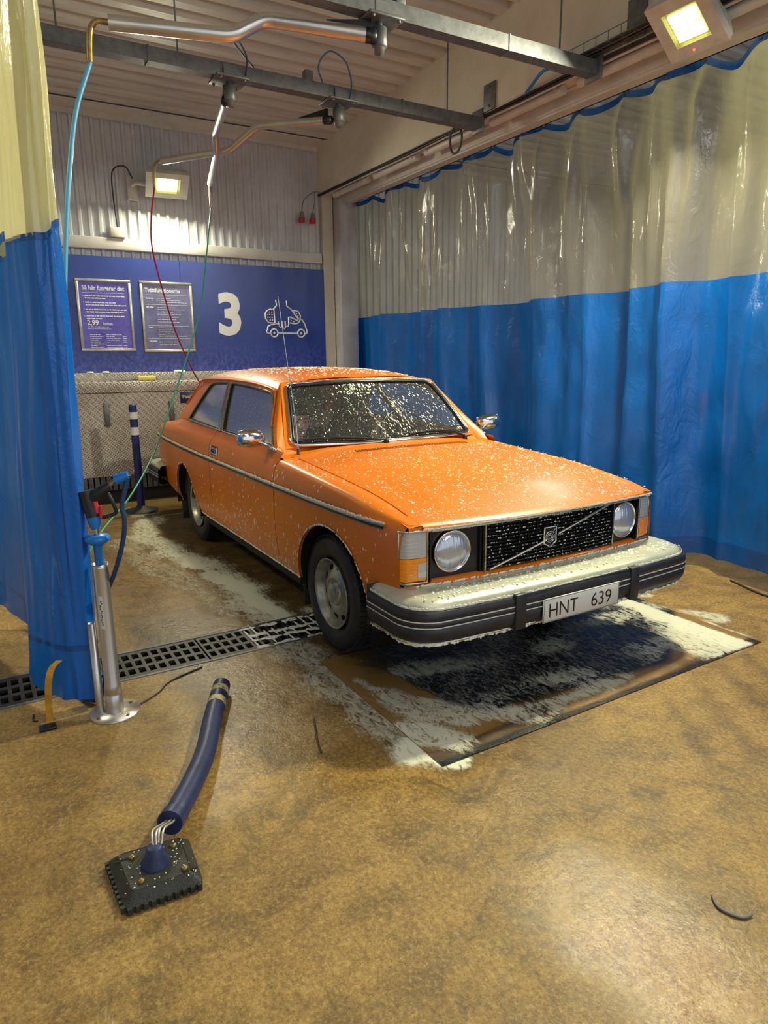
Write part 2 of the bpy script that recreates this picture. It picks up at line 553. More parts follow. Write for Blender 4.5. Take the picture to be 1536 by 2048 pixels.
def cub(tab):
    """smooth (monotone hermite) interpolation through table"""
    xs = sorted(tab)
    ys = [tab[x] for x in xs]
    n = len(xs)
    d = [(ys[i+1]-ys[i])/(xs[i+1]-xs[i]) for i in range(n-1)]
    mm = [d[0]]+[0 if d[i-1]*d[i] <= 0 else 2*d[i-1]*d[i]/(d[i-1]+d[i]) for i in range(1, n-1)]+[d[-1]]
    def f(x):
        if x <= xs[0]:
            return ys[0]
        if x >= xs[-1]:
            return ys[-1]
        i = 0
        while x > xs[i+1]:
            i += 1
        h = xs[i+1]-xs[i]
        t = (x-xs[i])/h
        return ((2*t**3-3*t*t+1)*ys[i]+(t**3-2*t*t+t)*h*mm[i]+(-2*t**3+3*t*t)*ys[i+1]+(t**3-t*t)*h*mm[i+1])
    return f

def catmull(pts, n=8):
    pts = [Vector(p) for p in pts]
    q = [pts[0]*2-pts[1]]+pts+[pts[-1]*2-pts[-2]]
    out = []
    for i in range(1, len(q)-2):
        for k in range(n):
            t = k/n
            a, b, c, d = q[i-1:i+3]
            out.append(0.5*((2*b)+(c-a)*t+(2*a-5*b+4*c-d)*t*t+(3*b-a-3*c+d)*t**3))
    out.append(pts[-1])
    return out

def frange(a, b, n):
    return [a+(b-a)*i/(n-1) for i in range(n)]

def rounded(poly, r, n=5):
    """round the corners of a 2D polygon"""
    out = []
    m = len(poly)
    for i in range(m):
        p, a, b = Vector(poly[i]), Vector(poly[i-1]), Vector(poly[(i+1) % m])
        ri = r[i] if isinstance(r, (list, tuple)) else r
        pa = p+(a-p).normalized()*min(ri, (a-p).length*0.45)
        pb = p+(b-p).normalized()*min(ri, (b-p).length*0.45)
        for k in range(n+1):
            t = k/n
            out.append((pa*(1-t)**2+p*2*t*(1-t)+pb*t*t))
    return out

def densify(poly, step):
    out = []
    m = len(poly)
    for i in range(m):
        a, b = Vector(poly[i]), Vector(poly[(i+1) % m])
        k = max(1, int((b-a).length/step))
        out += [a+(b-a)*j/k for j in range(k)]
    return out

def panel(mb, f, outer, holes=()):
    """polygon with holes in (u,v) mapped through f"""
    loops = [[Vector((p[0], p[1], 0)) for p in l] for l in (outer, *holes)]
    tris = tessellate_polygon(loops)
    flat = [p for l in loops for p in l]
    mb.add([f(p.x, p.y) for p in flat], [list(t) for t in tris], True)

def text_part(mb, body, size, org, ex, ey, extr=0.002, align='LEFT', bold=0.0, xs=1.0):
    """add raised lettering at org, ex = reading direction, ey = up direction"""
    cu = bpy.data.curves.new('t', 'FONT')
    cu.body = body
    cu.size = size
    cu.align_x = align
    cu.offset = bold
    cu.extrude = extr
    cu.resolution_u = 3
    o = bpy.data.objects.new('t', cu)
    C.objects.link(o)
    bpy.context.view_layer.update()
    me = o.to_mesh()
    ex, ey = Vector(ex).normalized(), Vector(ey).normalized()
    ez = ex.cross(ey)
    vs = [Vector(org)+ex*p.co.x*xs+ey*p.co.y+ez*p.co.z for p in me.vertices]
    mb.add(vs, [list(p.vertices) for p in me.polygons])
    o.to_mesh_clear()
    bpy.data.objects.remove(o)
    bpy.data.curves.remove(cu)

# ================================================================= STRUCTURE
ZC = lambda x: 3.92+0.034*(x+4.85)      # roof slope
# ---- floor with foam / wet / dirt and painted shade attribute
def seglist(a, b, st):
    n = max(1, int(round((b-a)/st)))
    return [a+(b-a)*i/n for i in range(n)]
DR0, DR1 = -0.53, -0.18
X = seglist(-4.9, DR0, 0.03)+[DR0, DR1]+seglist(DR1, 3.3, 0.03)[1:]+[3.3, 4.5, 7.5]
Y = [-6.5, -4.5, -3.2]+seglist(-2.7, 2.5, 0.03)+[2.5, 4, 6.5]

def sdist(p, pts):
    best = 9
    for i in range(len(pts)-1):
        a, b = pts[i], pts[i+1]
        dx, dy = b[0]-a[0], b[1]-a[1]
        t = max(0, min(1, ((p[0]-a[0])*dx+(p[1]-a[1])*dy)/(dx*dx+dy*dy+1e-9)))
        dd = math.hypot(p[0]-a[0]-dx*t, p[1]-a[1]-dy*t)
        best = min(best, dd)
    return best
def sm(e0, e1, x):
    t = max(0, min(1, (x-e0)/(e1-e0)))
    return t*t*(3-2*t)
streams = [  # polyline, half width, strength
    ([(-3.6, -0.98), (-3.0, -1.15), (-2.3, -1.02), (-1.6, -0.86), (-0.9, -0.93), (-0.4, -0.86)], 0.17, 0.80),
    ([(-2.2, -1.0), (-1.2, -0.9), (-0.55, -0.84)], 0.07, 1.15),
    ([(-0.55, -0.62), (-0.35, -0.7), (-0.15, -0.62)], 0.12, 0.9),
    ([(-2.9, -1.3), (-2.2, -1.3), (-1.4, -1.15), (-0.8, -1.05)], 0.16, 0.55),
    ([(-0.25, -1.0), (0.1, -0.95), (0.5, -0.95), (0.95, -0.92)], 0.17, 0.62),
    ([(0.25, -0.85), (0.6, -0.78), (0.95, -0.75)], 0.10, 0.75),
    ([(1.0, -0.95), (1.06, -0.75), (1.03, -0.5)], 0.10, 1.0),
    ([(1.06, -0.82), (1.14, -0.85)], 0.05, 1.1),
    ([(1.04, -0.45), (1.08, 0.1), (1.10, 0.6)], 0.05, 0.62),
    ([(0.85, 0.98), (0.98, 1.02)], 0.17, 1.15),
    ([(0.60, 1.05), (0.80, 1.1), (1.03, 1.12)], 0.10, 0.9),
    ([(0.30, 0.95), (0.55, 1.2), (0.80, 1.32)], 0.07, 0.75),
    ([(0.1, 1.05), (0.35, 1.30)], 0.06, 0.7),
    ([(-3.9, -1.0), (-4.2, -0.9)], 0.2, 0.6),
    ([(0.30, -0.75), (0.45, -0.60), (0.75, -0.45)], 0.06, 0.55),
    ([(2.0, -2.3), (1.6, -2.2)], 0.08, 0.40),
]
def marks(x, y):
    wob = 0.10*noise.noise(Vector((x*3, y*3, 1)))+0.05*noise.noise(Vector((x*9, y*9, 4)))
    foam = 0
    if -5 < x < 3.4 and -3 < y < 3:
        for pl, hw, st in streams:
            dd = sdist((x, y), pl)+wob*0.9
            foam = max(foam, st*(1-sm(hw*0.35, hw*1.5, dd)))
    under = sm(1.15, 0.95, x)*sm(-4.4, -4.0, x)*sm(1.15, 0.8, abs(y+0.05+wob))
    wet = max(under, foam*0.6, 0.75*(1-sm(0.3, 1.0, sdist((x, y), [(-3.4, -1.1), (-0.3, -1.0), (0.8, -0.9)]))))
    wet = max(wet, 0.95*(1-sm(0.10, 0.5, math.hypot((x-2.25)*0.7, (y+0.93)*1.3)+wob)), 0.8*(1-sm(0.05, 0.3, sdist((x, y), [(0.55, -1.53), (0.95, -1.66)])+wob)), 0.4*sm(0.1, 0.4, noise.noise(Vector((x*1.1, y*1.1, 3)))))
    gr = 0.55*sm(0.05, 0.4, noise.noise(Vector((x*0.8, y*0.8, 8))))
    gr = max(gr, 0.9*under)  # car's shade underneath put into the floor colour
    gr = max(gr, 0.8*(1-sm(0.02, 0.12, abs(x-1.16+wob*0.4)+2*max(0, abs(y+0.6)-0.3))))  # dark edge shadow along the mat's front left, painted in too
    # scrubbed tyre marks in front, to the right
    for k in range(4):
        dd = sdist((x, y), [(1.2, 0.3+k*0.22), (2.9, -0.9+k*0.30)])+wob*0.7
        gr = max(gr, 0.5*(1-sm(0.0, 0.05, dd)))
    gr = max(gr, 0.55*(1-sm(0.1, 0.6, math.hypot(x-0.3, y+2.0)+wob*3)))
    return foam, wet, gr
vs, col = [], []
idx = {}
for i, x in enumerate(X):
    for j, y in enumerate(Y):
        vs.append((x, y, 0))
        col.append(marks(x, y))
ny = len(Y)
fs = []
skip = X.index(DR0)
for i in range(len(X)-1):
    if i == skip:
        continue
    for j in range(ny-1):
        fs.append((i*ny+j, (i+1)*ny+j, (i+1)*ny+j+1, i*ny+j+1))
me = bpy.data.meshes.new('floor')
me.from_pydata(vs, [], fs)
me.materials.append(M['floor'])
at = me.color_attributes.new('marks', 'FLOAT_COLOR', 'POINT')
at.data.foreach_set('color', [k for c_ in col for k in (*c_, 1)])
fo = bpy.data.objects.new('floor', me)
C.objects.link(fo)
struct(fo)

# ---- drain channel in the floor
dt = thing('floor_drain', 'long black grated drain channel crossing the floor under the car', 'drain', (-0.355, 0, -0.12))
ch = MB()
ch.box(DR0, DR1, -3.4, 3.4, -0.12, -0.11)
ch.box(DR0-0.004, DR0, -3.4, 3.4, -0.12, -0.001)
ch.box(DR1, DR1+0.004, -3.4, 3.4, -0.12, -0.001)
ch.build('channel', M['dark'], dt)
for x0, x1 in ((DR0, DR0+0.018), (DR1-0.018, DR1)):
    fr = MB()
    fr.box(x0, x1, -3.4, 3.4, -0.02, 0.003)
    fr.build('drain_frame', M['galv'], dt)
gx0, gx1 = DR0+0.02, DR1-0.02
def grate_mesh():
    mb = MB()
    L = 0.5
    xs = [gx0]
    w_ = (gx1-gx0)
    for k in range(3):
        a = gx0+0.030+k*(w_-0.035)/3
        xs += [a, a+0.062]
    xs.append(gx1)
    ys = [0.0]
    for k in range(10):
        ys += [0.012+k*0.049, 0.012+k*0.049+0.032]
    ys.append(L-0.004)
    zt, zb = 0.0, -0.018
    for i in range(len(xs)-1):
        for j in range(len(ys)-1):
            if i % 2 == 1 and j % 2 == 1:
                continue
            mb.box(xs[i], xs[i+1], ys[j], ys[j+1], zb, zt)
    return mb
m0 = None
M['grate'] = dirty('cast_iron_grate', srgb(40, 39, 36), srgb(68, 64, 54), 0.4, 20, 0.4, 0.2)
for k in range(13):
    y0 = -3.4+k*0.505
    if m0 is None:
        go = grate_mesh().build('grate_panel', M['grate'], dt)
        gm = m0 = go.data
        go.location = (0, y0, 0)
        base = go
    else:
        go = base.copy()
        C.objects.link(go)
        go.location = (0, y0, 0)
# foam lying on the grate next to the wheel
ff = MB()
def dome(mb, c, n, a, b, h, rx=None, seg=7):
    """small flattened blob lying on a surface; a,b = half axes vectors"""
    ring = [c+a*math.cos(2*PI*k/seg)+b*math.sin(2*PI*k/seg) for k in range(seg)]
    mid = [c+(a*math.cos(2*PI*k/seg)+b*math.sin(2*PI*k/seg))*0.62+n*h*0.8 for k in range(seg)]
    top = c+n*h
    vs = ring+mid+[top]
    fs = [(k, (k+1) % seg, seg+(k+1) % seg, seg+k) for k in range(seg)]+[(seg+k, seg+(k+1) % seg, 2*seg) for k in range(seg)]
    mb.add(vs, fs, True)
rnd = random.Random(3)
barx = [gx0+0.015, gx0+0.045+0.055+0.03, gx0+0.10+0.105, gx1-0.01]
for k in range(170):
    y = rnd.uniform(-1.12, -0.35)
    x = rnd.choice(barx)+rnd.gauss(0, 0.008)
    dome(ff, Vector((x, y, 0.0)), Vector((0, 0, 1)), Vector((rnd.uniform(0.008, 0.016), 0, 0)), Vector((0, rnd.uniform(0.01, 0.03), 0)), 0.004)
for k in range(15):
    y = -1.10+k*0.05
    for q in range(3):
        dome(ff, Vector((rnd.uniform(gx0, gx1), y-0.013, 0.0)), Vector((0, 0, 1)), Vector((rnd.uniform(0.03, 0.06), 0, 0)), Vector((0, 0.007, 0)), 0.003)
ff.build('foam_film', M['foam'], dt, 'stuff')

# ---- rubber mat under the car front, with the car's shadow and reflection painted dark
xs, ys = frange(0.12, 1.15, 46), frange(-0.92, 1.19, 86)
vs, fs, cc = [], [], []
shade_lim = cub({-0.92: 0.2, -0.70: 0.35, -0.62: 0.80, -0.5: 0.96, -0.05: 1.02, 0.46: 1.03, 0.75: 0.95, 0.95: 0.80, 1.2: 0.6})  # edge of the car's shadow and reflection painted into the mat
for i, x in enumerate(xs):
    for j, y in enumerate(ys):
        xx = x+(0.04*(0.5-(y+0.92)/2.11))*(x-0.12)/1.03+0.02*(x > 1.1)
        wob = 0.12*noise.noise(Vector((x*3, y*3, 9)))+0.04*noise.noise(Vector((x*10, y*10, 2)))
        # thick foam at the right corner, silt film on the front left edge
        fr_ = sm(0.62, 0.95, y+wob*1.5+0.25*(x-0.8))
        fr_ *= 1-sm(1.12, 1.15, y)*0.9
        fr_ *= 1-sm(0.985, 1.0, (x-0.12)/1.03+wob*0.02)*0.6
        fl_ = max(0.74*(1-sm(0.03, 0.13, sdist((xx, y), [(0.95, -0.90), (1.03, -0.80), (1.09, -0.76)])+wob*0.6)), 0.62*(1-sm(0.03, 0.12, sdist((xx, y), [(0.40, -0.86), (0.7, -0.78), (0.96, -0.62), (1.05, -0.35), (1.06, 0.25)])+wob*0.7)))
        lace = 0.30+0.28*sm(-0.1, 0.4, noise.noise(Vector((x*5, y*2.6, 5))))-0.25*sm(0.45, 0.3, x)
        f_ = max(fr_*(0.72+0.25*sm(0.9, 1.05, y)), fl_, lace*sm(1.02, 0.96, xx-shade_lim(y)+1))
        vs.append((xx-0.62, y-0.12, 0.004))
        lim = shade_lim(y)
        silt = sm(-0.03, 0.05, xx-lim+wob*0.5)  # brown silt up to the painted shadow edge
        silt = max(silt, (1-sm(-0.85, -0.6, y+wob))*0.9)*(1-0.75*sm(1.07, 1.10, xx+0.35*max(0, y+0.55)+wob*0.2)*sm(1.2, 1.0, y+1.3 if y > -0.3 else 1.0))*(1-0.9*sm(1.155, 1.165, xx+0.03*(y+0.9)))  # thinned along the rim, leaving its edge shadow painted dark
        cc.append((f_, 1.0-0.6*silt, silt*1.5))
n = len(ys)
for i in range(len(xs)-1):
    for j in range(n-1):
        fs.append((i*n+j, (i+1)*n+j, (i+1)*n+j+1, i*n+j+1))
b0 = len(vs)
rim = [i*n for i in range(len(xs))]+[(len(xs)-1)*n+j for j in range(1, n)]+[i*n+n-1 for i in range(len(xs)-2, -1, -1)]+[j for j in range(n-2, 0, -1)]
for r in rim:
    vs.append((vs[r][0], vs[r][1], 0.0002))
    cc.append((0, 1, 0))
for k in range(len(rim)):
    k2 = (k+1) % len(rim)
    fs.append((rim[k], b0+k, b0+k2, rim[k2]))
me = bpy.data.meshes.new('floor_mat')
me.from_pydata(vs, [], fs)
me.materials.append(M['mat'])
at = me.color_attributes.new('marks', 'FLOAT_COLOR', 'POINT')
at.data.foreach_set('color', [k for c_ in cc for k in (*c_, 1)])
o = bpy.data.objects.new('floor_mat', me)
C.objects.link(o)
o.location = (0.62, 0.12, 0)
tag(o, 'wet rubber mat on the floor under the front bumper, blackened with the car shadow and reflection', 'mat')

# ---- back wall: corrugated sheets, rail, trim
XW = -4.85
def corrugated(y0, y1, z0, z1, pitch=0.098, depth=0.024, x=XW-0.012):
    mb = MB()
    pts = []
    y = y0
    while y < y1:
        for dy, dx in ((0, 0), (pitch*0.48, 0), (pitch*0.60, depth), (pitch*0.85, depth), (pitch*0.98, 0)):
            if y+dy <= y1:
                pts.append((x+dx, y+dy))
        y += pitch
    mb.grid([[Vector((p[0], p[1], z)) for p in pts] for z in (z0, z1)], False, False)
    return mb
wb = corrugated(-6.5, 6.5, 0.0, 3.96).build('wall_back', M['wallsheet'], None, recalc=False)
struct(wb)
mb = MB()
mb.box(XW-0.2, XW-0.05, -6.5, 6.5, 0, 4.4)
struct(mb.build('wall_behind', M['wallsheet']))
mb = MB()
mb.rbox(XW, XW+0.07, -2.3, 1.53, 2.62, 2.735, 0.006)
struct(mb.build('trim_1', M['creamsteel']))
mb = MB()
mb.box(XW, XW+0.05, -6.4, 6.4, 3.86, 3.935)
mb.box(XW, XW+0.30, -6.4, 6.4, 3.905, 3.918)
struct(mb.build('trim_2', M['creamsteel']))
# corner post strip at right end of sign
mb = MB()
mb.box(XW, XW+0.06, 1.552, 1.69, 0, 3.40)
struct(mb.build('trim_3', M['cream']))
mb = MB()
mb.rbox(XW, XW+0.22, 1.70, 1.93, 0, 3.385, 0.008)
struct(mb.build('column_right', M['column']))
mb = MB()
mb.box(XW, XW+0.22, -2.25, -2.03, 0, 3.385)
struct(mb.build('column_left', M['column']))

# ---- ceiling of trapezoid sheet (ribs run across the bay)
mb = MB()
pts = []
x = XW-0.1
while x < 8:
    for dx, dz in ((0, 0), (0.085, 0), (0.115, 0.05), (0.17, 0.05), (0.20, 0)):
        pts.append((x+dx, ZC(x+dx)+dz))
    x += 0.2
mb.grid([[Vector((p[0], y, p[1])) for p in pts] for y in (-6.6, -2.0, 1.6, 6.6)], False, False)
struct(mb.build('ceiling', M['roofsheet'], recalc=False))
for y, nm in ((-6.6, 'wall_left'), (6.5, 'wall_right')):
    mb = MB()
    mb.box(-5, 8, y, y+0.1, 0, 4.5)
    struct(mb.build(nm, M['wallsheet']))

# ---- concrete beams over the curtains
def beam(y0, y1, name):
    mb = MB()
    xs_ = (XW, 8.0)
    vs = []
    for x in xs_:
        vs += [(x, y0, 3.40), (x, y1, 3.40), (x, y1, ZC(x)+0.06), (x, y0, ZC(x)+0.06)]
    mb.add(vs, [(0, 1, 2, 3), (4, 7, 6, 5), (0, 4, 5, 1), (1, 5, 6, 2), (2, 6, 7, 3), (3, 7, 4, 0)])
    # shallow arris line along the face
    return struct(mb.build(name, M['cream']))
beam(1.52, 1.93, 'beam_right')
beam(-2.45, -2.06, 'beam_left')

# ---- steel channel carrying the curtain, below the beam
mb = MB()
mb.box(XW+0.02, 5.0, 1.74, 1.76, 3.30, 3.40)
mb.box(XW+0.02, 5.0, 1.76, 1.90, 3.30, 3.315)
mb.box(XW+0.02, 5.0, 1.885, 1.90, 3.30, 3.40)
mb.box(XW+0.02, 5.0, 1.70, 1.74, 3.385, 3.40)
mb.box(XW+0.02, 5.0, 1.755, 1.765, 3.285, 3.30)
ob = mb.build('trim_4', M['creamsteel'])
struct(ob)
for k in range(9):
    x0 = XW+0.25+k*0.95
    t = thing('batten_cover', ('first', 'second', 'third', 'fourth', 'fifth', 'sixth', 'seventh', 'eighth', 'ninth')[k]+' cream batten cover under the concrete beam, counted from the column', 'batten cover', (x0+0.4, 1.63, 3.34), 'cream batten covers in a row under the beam')
    mb = MB()
    mb.tube([(x0, 1.63, 3.365), (x0+0.80, 1.63, 3.365)], 0.034, 12)
    mb.build('cover', M['creamsteel'], t)
    for dx in (0.02, 0.72):
        mb = MB()
        mb.box(x0+dx, x0+dx+0.04, 1.59, 1.67, 3.355, 3.3995)
        mb.build('bracket', M['creamsteel'], t)
for k, (yy, zz, rr_, mt) in enumerate(((1.535, 3.386, 0.011, 'cable'), (1.56, 3.384, 0.014, 'creamsteel'), (1.515, 3.392, 0.007, 'cable'))):
    mb = MB()
    mb.tube([(XW+0.02, yy, zz)]+[(XW+0.5+i*0.5, yy+0.004*math.sin(i*2.3+k), zz+0.003*math.sin(i*1.7+k)) for i in range(18)], rr_, 8)
    tag(recenter(mb.build('conduit', M[mt])), ['black cable clipped along the lower edge of the concrete beam', 'cream pipe running beside the black cable under the beam', 'thin dark cable on the corner of the concrete beam'][k], 'cable')
# wire cable tray on the beam face near the right lamp
t = thing('cable_tray', 'wire mesh cable tray with dark cables on the beam face', 'cable tray', (0.2, 1.47, 3.44))
mb = MB()
for yy, zz in ((1.40, 3.42), (1.40, 3.475), (1.44, 3.415), (1.48, 3.415), (1.515, 3.415)):
    mb.tube([(-0.85, yy, zz), (3.5, yy, zz)], 0.003, 5)
for k in range(44):
    x = -0.85+k*0.1
    mb.tube([(x, 1.40, 3.48), (x, 1.40, 3.415), (x, 1.518, 3.415)], 0.0025, 4)
mb.build('wire_tray', M['galv'], t)
for yy, zz, rr_ in ((1.44, 3.43, 0.012), (1.47, 3.435, 0.016), (1.50, 3.43, 0.012)):
    mb = MB()
    mb.tube([(-0.8, yy, zz), (0.2, yy, zz+0.005), (3.5, yy, zz)], rr_, 7)
    mb.build('cable', M['cable'], t)
# steel plates bolted on the beam face
for x, z0, z1, lab in ((-1.64, 3.405, 3.60, 'dark grey steel plate bolted on the beam between the two rails'), (-0.23, 3.41, 3.64, 'dark grey steel plate behind the cable tray near the lamp')):
    mb = MB()
    mb.rbox(x-0.07, x+0.07, 1.505, 1.5195, z0, z1, 0.002)
    for zz in (z0+0.03, z1-0.03):
        mb.lathe([(0, 0.01), (0.008, 0.01), (0.008, 0)], (x, 1.505, zz), (0, -1, 0), 6)
    tag(recenter(mb.build('steel_plate', M['galv'])), lab, 'plate')

# ---- rails (square tube across the bay)
def rail(x0, x1, label, zt=3.385):
    mb = MB()
    y0, y1 = -2.6, 1.515
    hw, hh = 0.045, 0.085
    rows = []
    for y, x in ((y0, x0), (y1, x1)):
        rows.append([Vector((x-hw, y, zt-hh)), Vector((x+hw, y, zt-hh)), Vector((x+hw, y, zt)), Vector((x-hw, y, zt))])
    mb.grid(rows, True, False)
    mb.add(rows[1], [(0, 1, 2, 3)])
    t = thing('ceiling_rail', label, 'rail', (x0, y0, zt-hh))
    mb.build('tube', M['galv'], t)
    mb = MB()
    mb.rbox(x1-0.07, x1+0.07, 1.5, 1.519, zt-0.11, zt+0.06, 0.003)
    mb.build('end_plate', M['galv'], t)
    fx = lambda y: x0+(x1-x0)*(y-y0)/(y1-y0)
    for yy in (-1.1, 0.75):
        mb = MB()
        mb.box(fx(yy)-0.05, fx(yy)+0.05, yy, yy+0.012, zt-hh-0.004, zt+0.004)
        mb.build('joint_band', M['galv'], t)
    mb = MB()
    yy = 0.0
    mb.rbox(fx(yy)-0.03, fx(yy)+0.03, yy-0.03, yy+0.03, zt, zt+0.07, 0.004)
    mb.build('hanger_lug', M['galv'], t)
    for yy in (-1.6, -0.9, 1.2):
        mb = MB()
        mb.tube([(fx(yy), yy, zt), (fx(yy), yy, ZC(fx(yy))+0.01)], 0.006, 6)
        mb.build('hanger_rod', M['galv'], t)
    return t
rail(-1.76, -1.78, 'farther galvanised square rail carrying two hose booms')
rail(-0.60, -0.56, 'nearer galvanised square rail carrying the largest hose boom')

# ---- hose booms
def boom(pivot, pts, rad, label, hookdir):
    px, py, pz = pivot
    t = thing('hose_boom', label, 'boom', (px, py, 3.05))
    mb = MB()
    mb.rbox(px-0.10, px+0.10, py-0.11, py+0.11, 3.283, 3.298, 0.004)
    for sx_ in (-1, 1):
        mb.box(px+sx_*0.047, px+sx_*0.056, py-0.05, py+0.05, 3.29, 3.37)
    for a in (-0.08, 0.08):
        for b in (-0.08, 0.08):
            mb.lathe([(0, 0.011), (0.010, 0.011), (0.010, 0)], (px+a, py+b, 3.283), (0, 0, -1), 6, False)
    mb.build('mounting_plate', M['galv'], t)
    mb = MB()
    mb.lathe([(0, 0.02), (-0.02, 0.02), (-0.025, 0.043), (-0.115, 0.045), (-0.12, 0.040), (-0.125, 0.03), (-0.15, 0.028), (-0.15, 0)], (px, py, 3.285), (0, 0, 1), 20)
    mb.build('swivel', M['galv'], t)
    path = []
    P_ = [Vector(p) for p in pts]
    for i, p in enumerate(P_):
        if i in (0, len(P_)-1):
            path.append(p)
        else:
            a, b = P_[i-1], P_[i+1]
            pa = p+(a-p).normalized()*0.05
            pb = p+(b-p).normalized()*0.05
            for k in range(6):
                q = k/5
                path.append(pa*(1-q)**2+p*2*q*(1-q)+pb*q*q)
    mb = MB()
    mb.tube(path, rad, 16)
    mb.build('arm', M['steel'], t)
    # black clamp wedge with a label at the pivot end
    a = P_[0]
    dr = (P_[1]-P_[0]).normalized()
    side = Vector((-dr.y, dr.x, 0)).normalized()
    mb = MB()
    q = []
    for s_ in (-1, 1):
        q += [a+side*s_*0.012+Vector((0, 0, 0.075)), a+side*s_*0.012+Vector((0, 0, rad*0.5)), a+dr*0.26+side*s_*0.012+Vector((0, 0, rad*0.7)), a+dr*0.24+side*s_*0.012+Vector((0, 0, rad*1.1))]
    mb.add(q, [(0, 1, 2, 3), (4, 7, 6, 5), (0, 4, 5, 1), (1, 5, 6, 2), (2, 6, 7, 3), (3, 7, 4, 0)])
    mb.lathe([(-0.03, rad*1.02), (0.03, rad*1.03), (0.03, 0)], a, -dr, 16)
    mb.build('clamp_wedge', M['black'], t)
    mb = MB()
    tip = P_[-1]
    dr = (P_[-1]-P_[-2]).normalized()
    hk = [tip-dr*0.02, tip+dr*0.05, tip+dr*0.085+Vector((0, 0, -0.03)), tip+dr*0.10+Vector((0, 0, -0.10))]+[tip+dr*0.105+Vector((0, 0, -0.19))]
    mb.tube(catmull(hk, 5), rad*0.42, 10)
    mb.build('outlet_elbow', M['brass'], t)
    return t, hk[-1]
t1, e1 = boom((-0.585, -0.12, 3.27), [(-0.565, -0.18, 3.205), (-0.811, -0.691, 3.27), (-0.852, -0.862, 3.17), (-1.015, -1.454, 3.17)], 0.037, 'largest steel hose boom, on the nearer rail at top', 0)
t2, e2 = boom((-1.765, -0.575, 3.27), [(-1.78, -0.60, 3.17), (-2.556, -0.427, 3.20), (-2.712, -0.373, 3.11), (-3.70, -0.13, 3.11)], 0.028, 'steel hose boom seen end-on, pointing to the back wall', 0)
t3, e3 = boom((-1.772, 0.235, 3.27), [(-1.795, 0.16, 3.175), (-2.331, -0.173, 3.23), (-2.649, -0.294, 3.12), (-3.238, -0.678, 3.13)], 0.028, 'steel hose boom nearest the concrete beam, with red hose', 0)

def hose(name, pts, r, mt, label, cat='hose', n=10):
    mb = MB()
    mb.tube(catmull(pts, n), r, 8)
    o = recenter(mb.build(name, M[mt]))
    return tag(o, label, cat)
HZ = Vector((0, 0, 1))
hose('pressure_hose', [e1, (-1.02, -1.65, 2.73), (-1.01, -1.715, 2.42), (-1.0, -1.762, 2.11), (-1.0, -1.80, 1.81), (-1.05, -1.88, 1.2), (-1.10, -1.93, 0.4), (-0.9, -1.95, 0.02), (-0.3, -1.9, 0.012)], 0.012, 'hose_blue', 'light blue hose hanging from the nearer boom beside the curtain')
hose('pressure_hose', [e2, (-3.62, -0.19, 2.72), (-3.5, -0.277, 2.4), (-3.3, -0.422, 1.94), (-3.0, -0.644, 1.54), (-2.7, -0.873, 1.18), (-2.3, -1.13, 0.83), (-1.6, -1.455, 0.635), (-0.9, -1.77, 0.55), (-0.62, -1.95, 0.35), (-0.5, -2.0, 0.02)], 0.006, 'hose_green', 'thin teal green hose sweeping past the rear of the car')
hose('pressure_hose', [e3, (-3.48, -0.75, 2.7), (-3.6, -0.73, 2.47), (-3.8, -0.62, 2.148), (-4.05, -0.469, 1.794), (-4.3, -0.277, 1.45), (-4.5, -0.103, 1.206), (-4.55, 0.0, 1.05)], 0.007, 'hose_red', 'thin dark red hose dropping behind the car roof')
hose('air_tube', [(-1.76, -0.40, 3.40), (-1.70, -0.55, 3.50), (-1.55, -0.60, 3.48), (-1.62, -0.50, 3.40), (-1.74, -0.47, 3.32)], 0.006, 'wire_blue', 'small slate blue tube loop above the left pivot of the farther rail')
hose('air_tube', [(-1.77, 0.12, 3.385), (-1.74, 0.07, 3.49), (-1.70, 0.14, 3.58), (-1.66, 0.24, 3.52), (-1.67, 0.29, 3.40), (-1.72, 0.30, 3.31)], 0.006, 'wire_blue', 'slate blue tube loop above the right pivot of the farther rail')
# coiled cables hanging at the beam by the far rail
cc_ = []
for k in range(76):
    a = -PI*0.05-k/75*(2*PI*4)
    cc_.append((-2.02+0.085*math.cos(a)+0.002*k/10, 1.46+0.003*math.sin(k), 3.28+0.105*math.sin(a)+0.004*math.sin(k*0.9)))
mb = MB()
mb.tube(cc_, 0.006, 6)
tag(recenter(mb.build('cable_coil', M['cable'])), 'coil of dark cable hanging at the end of the farther rail', 'cable')
hose('blue_cable', [(-1.20, 1.50, 3.40), (-1.10, 1.46, 3.41), (-0.98, 1.44, 3.45), (-0.86, 1.44, 3.45)], 0.011, 'gunblue', 'bright blue cable crossing the lower beam edge under the nearer rail', 'cable')

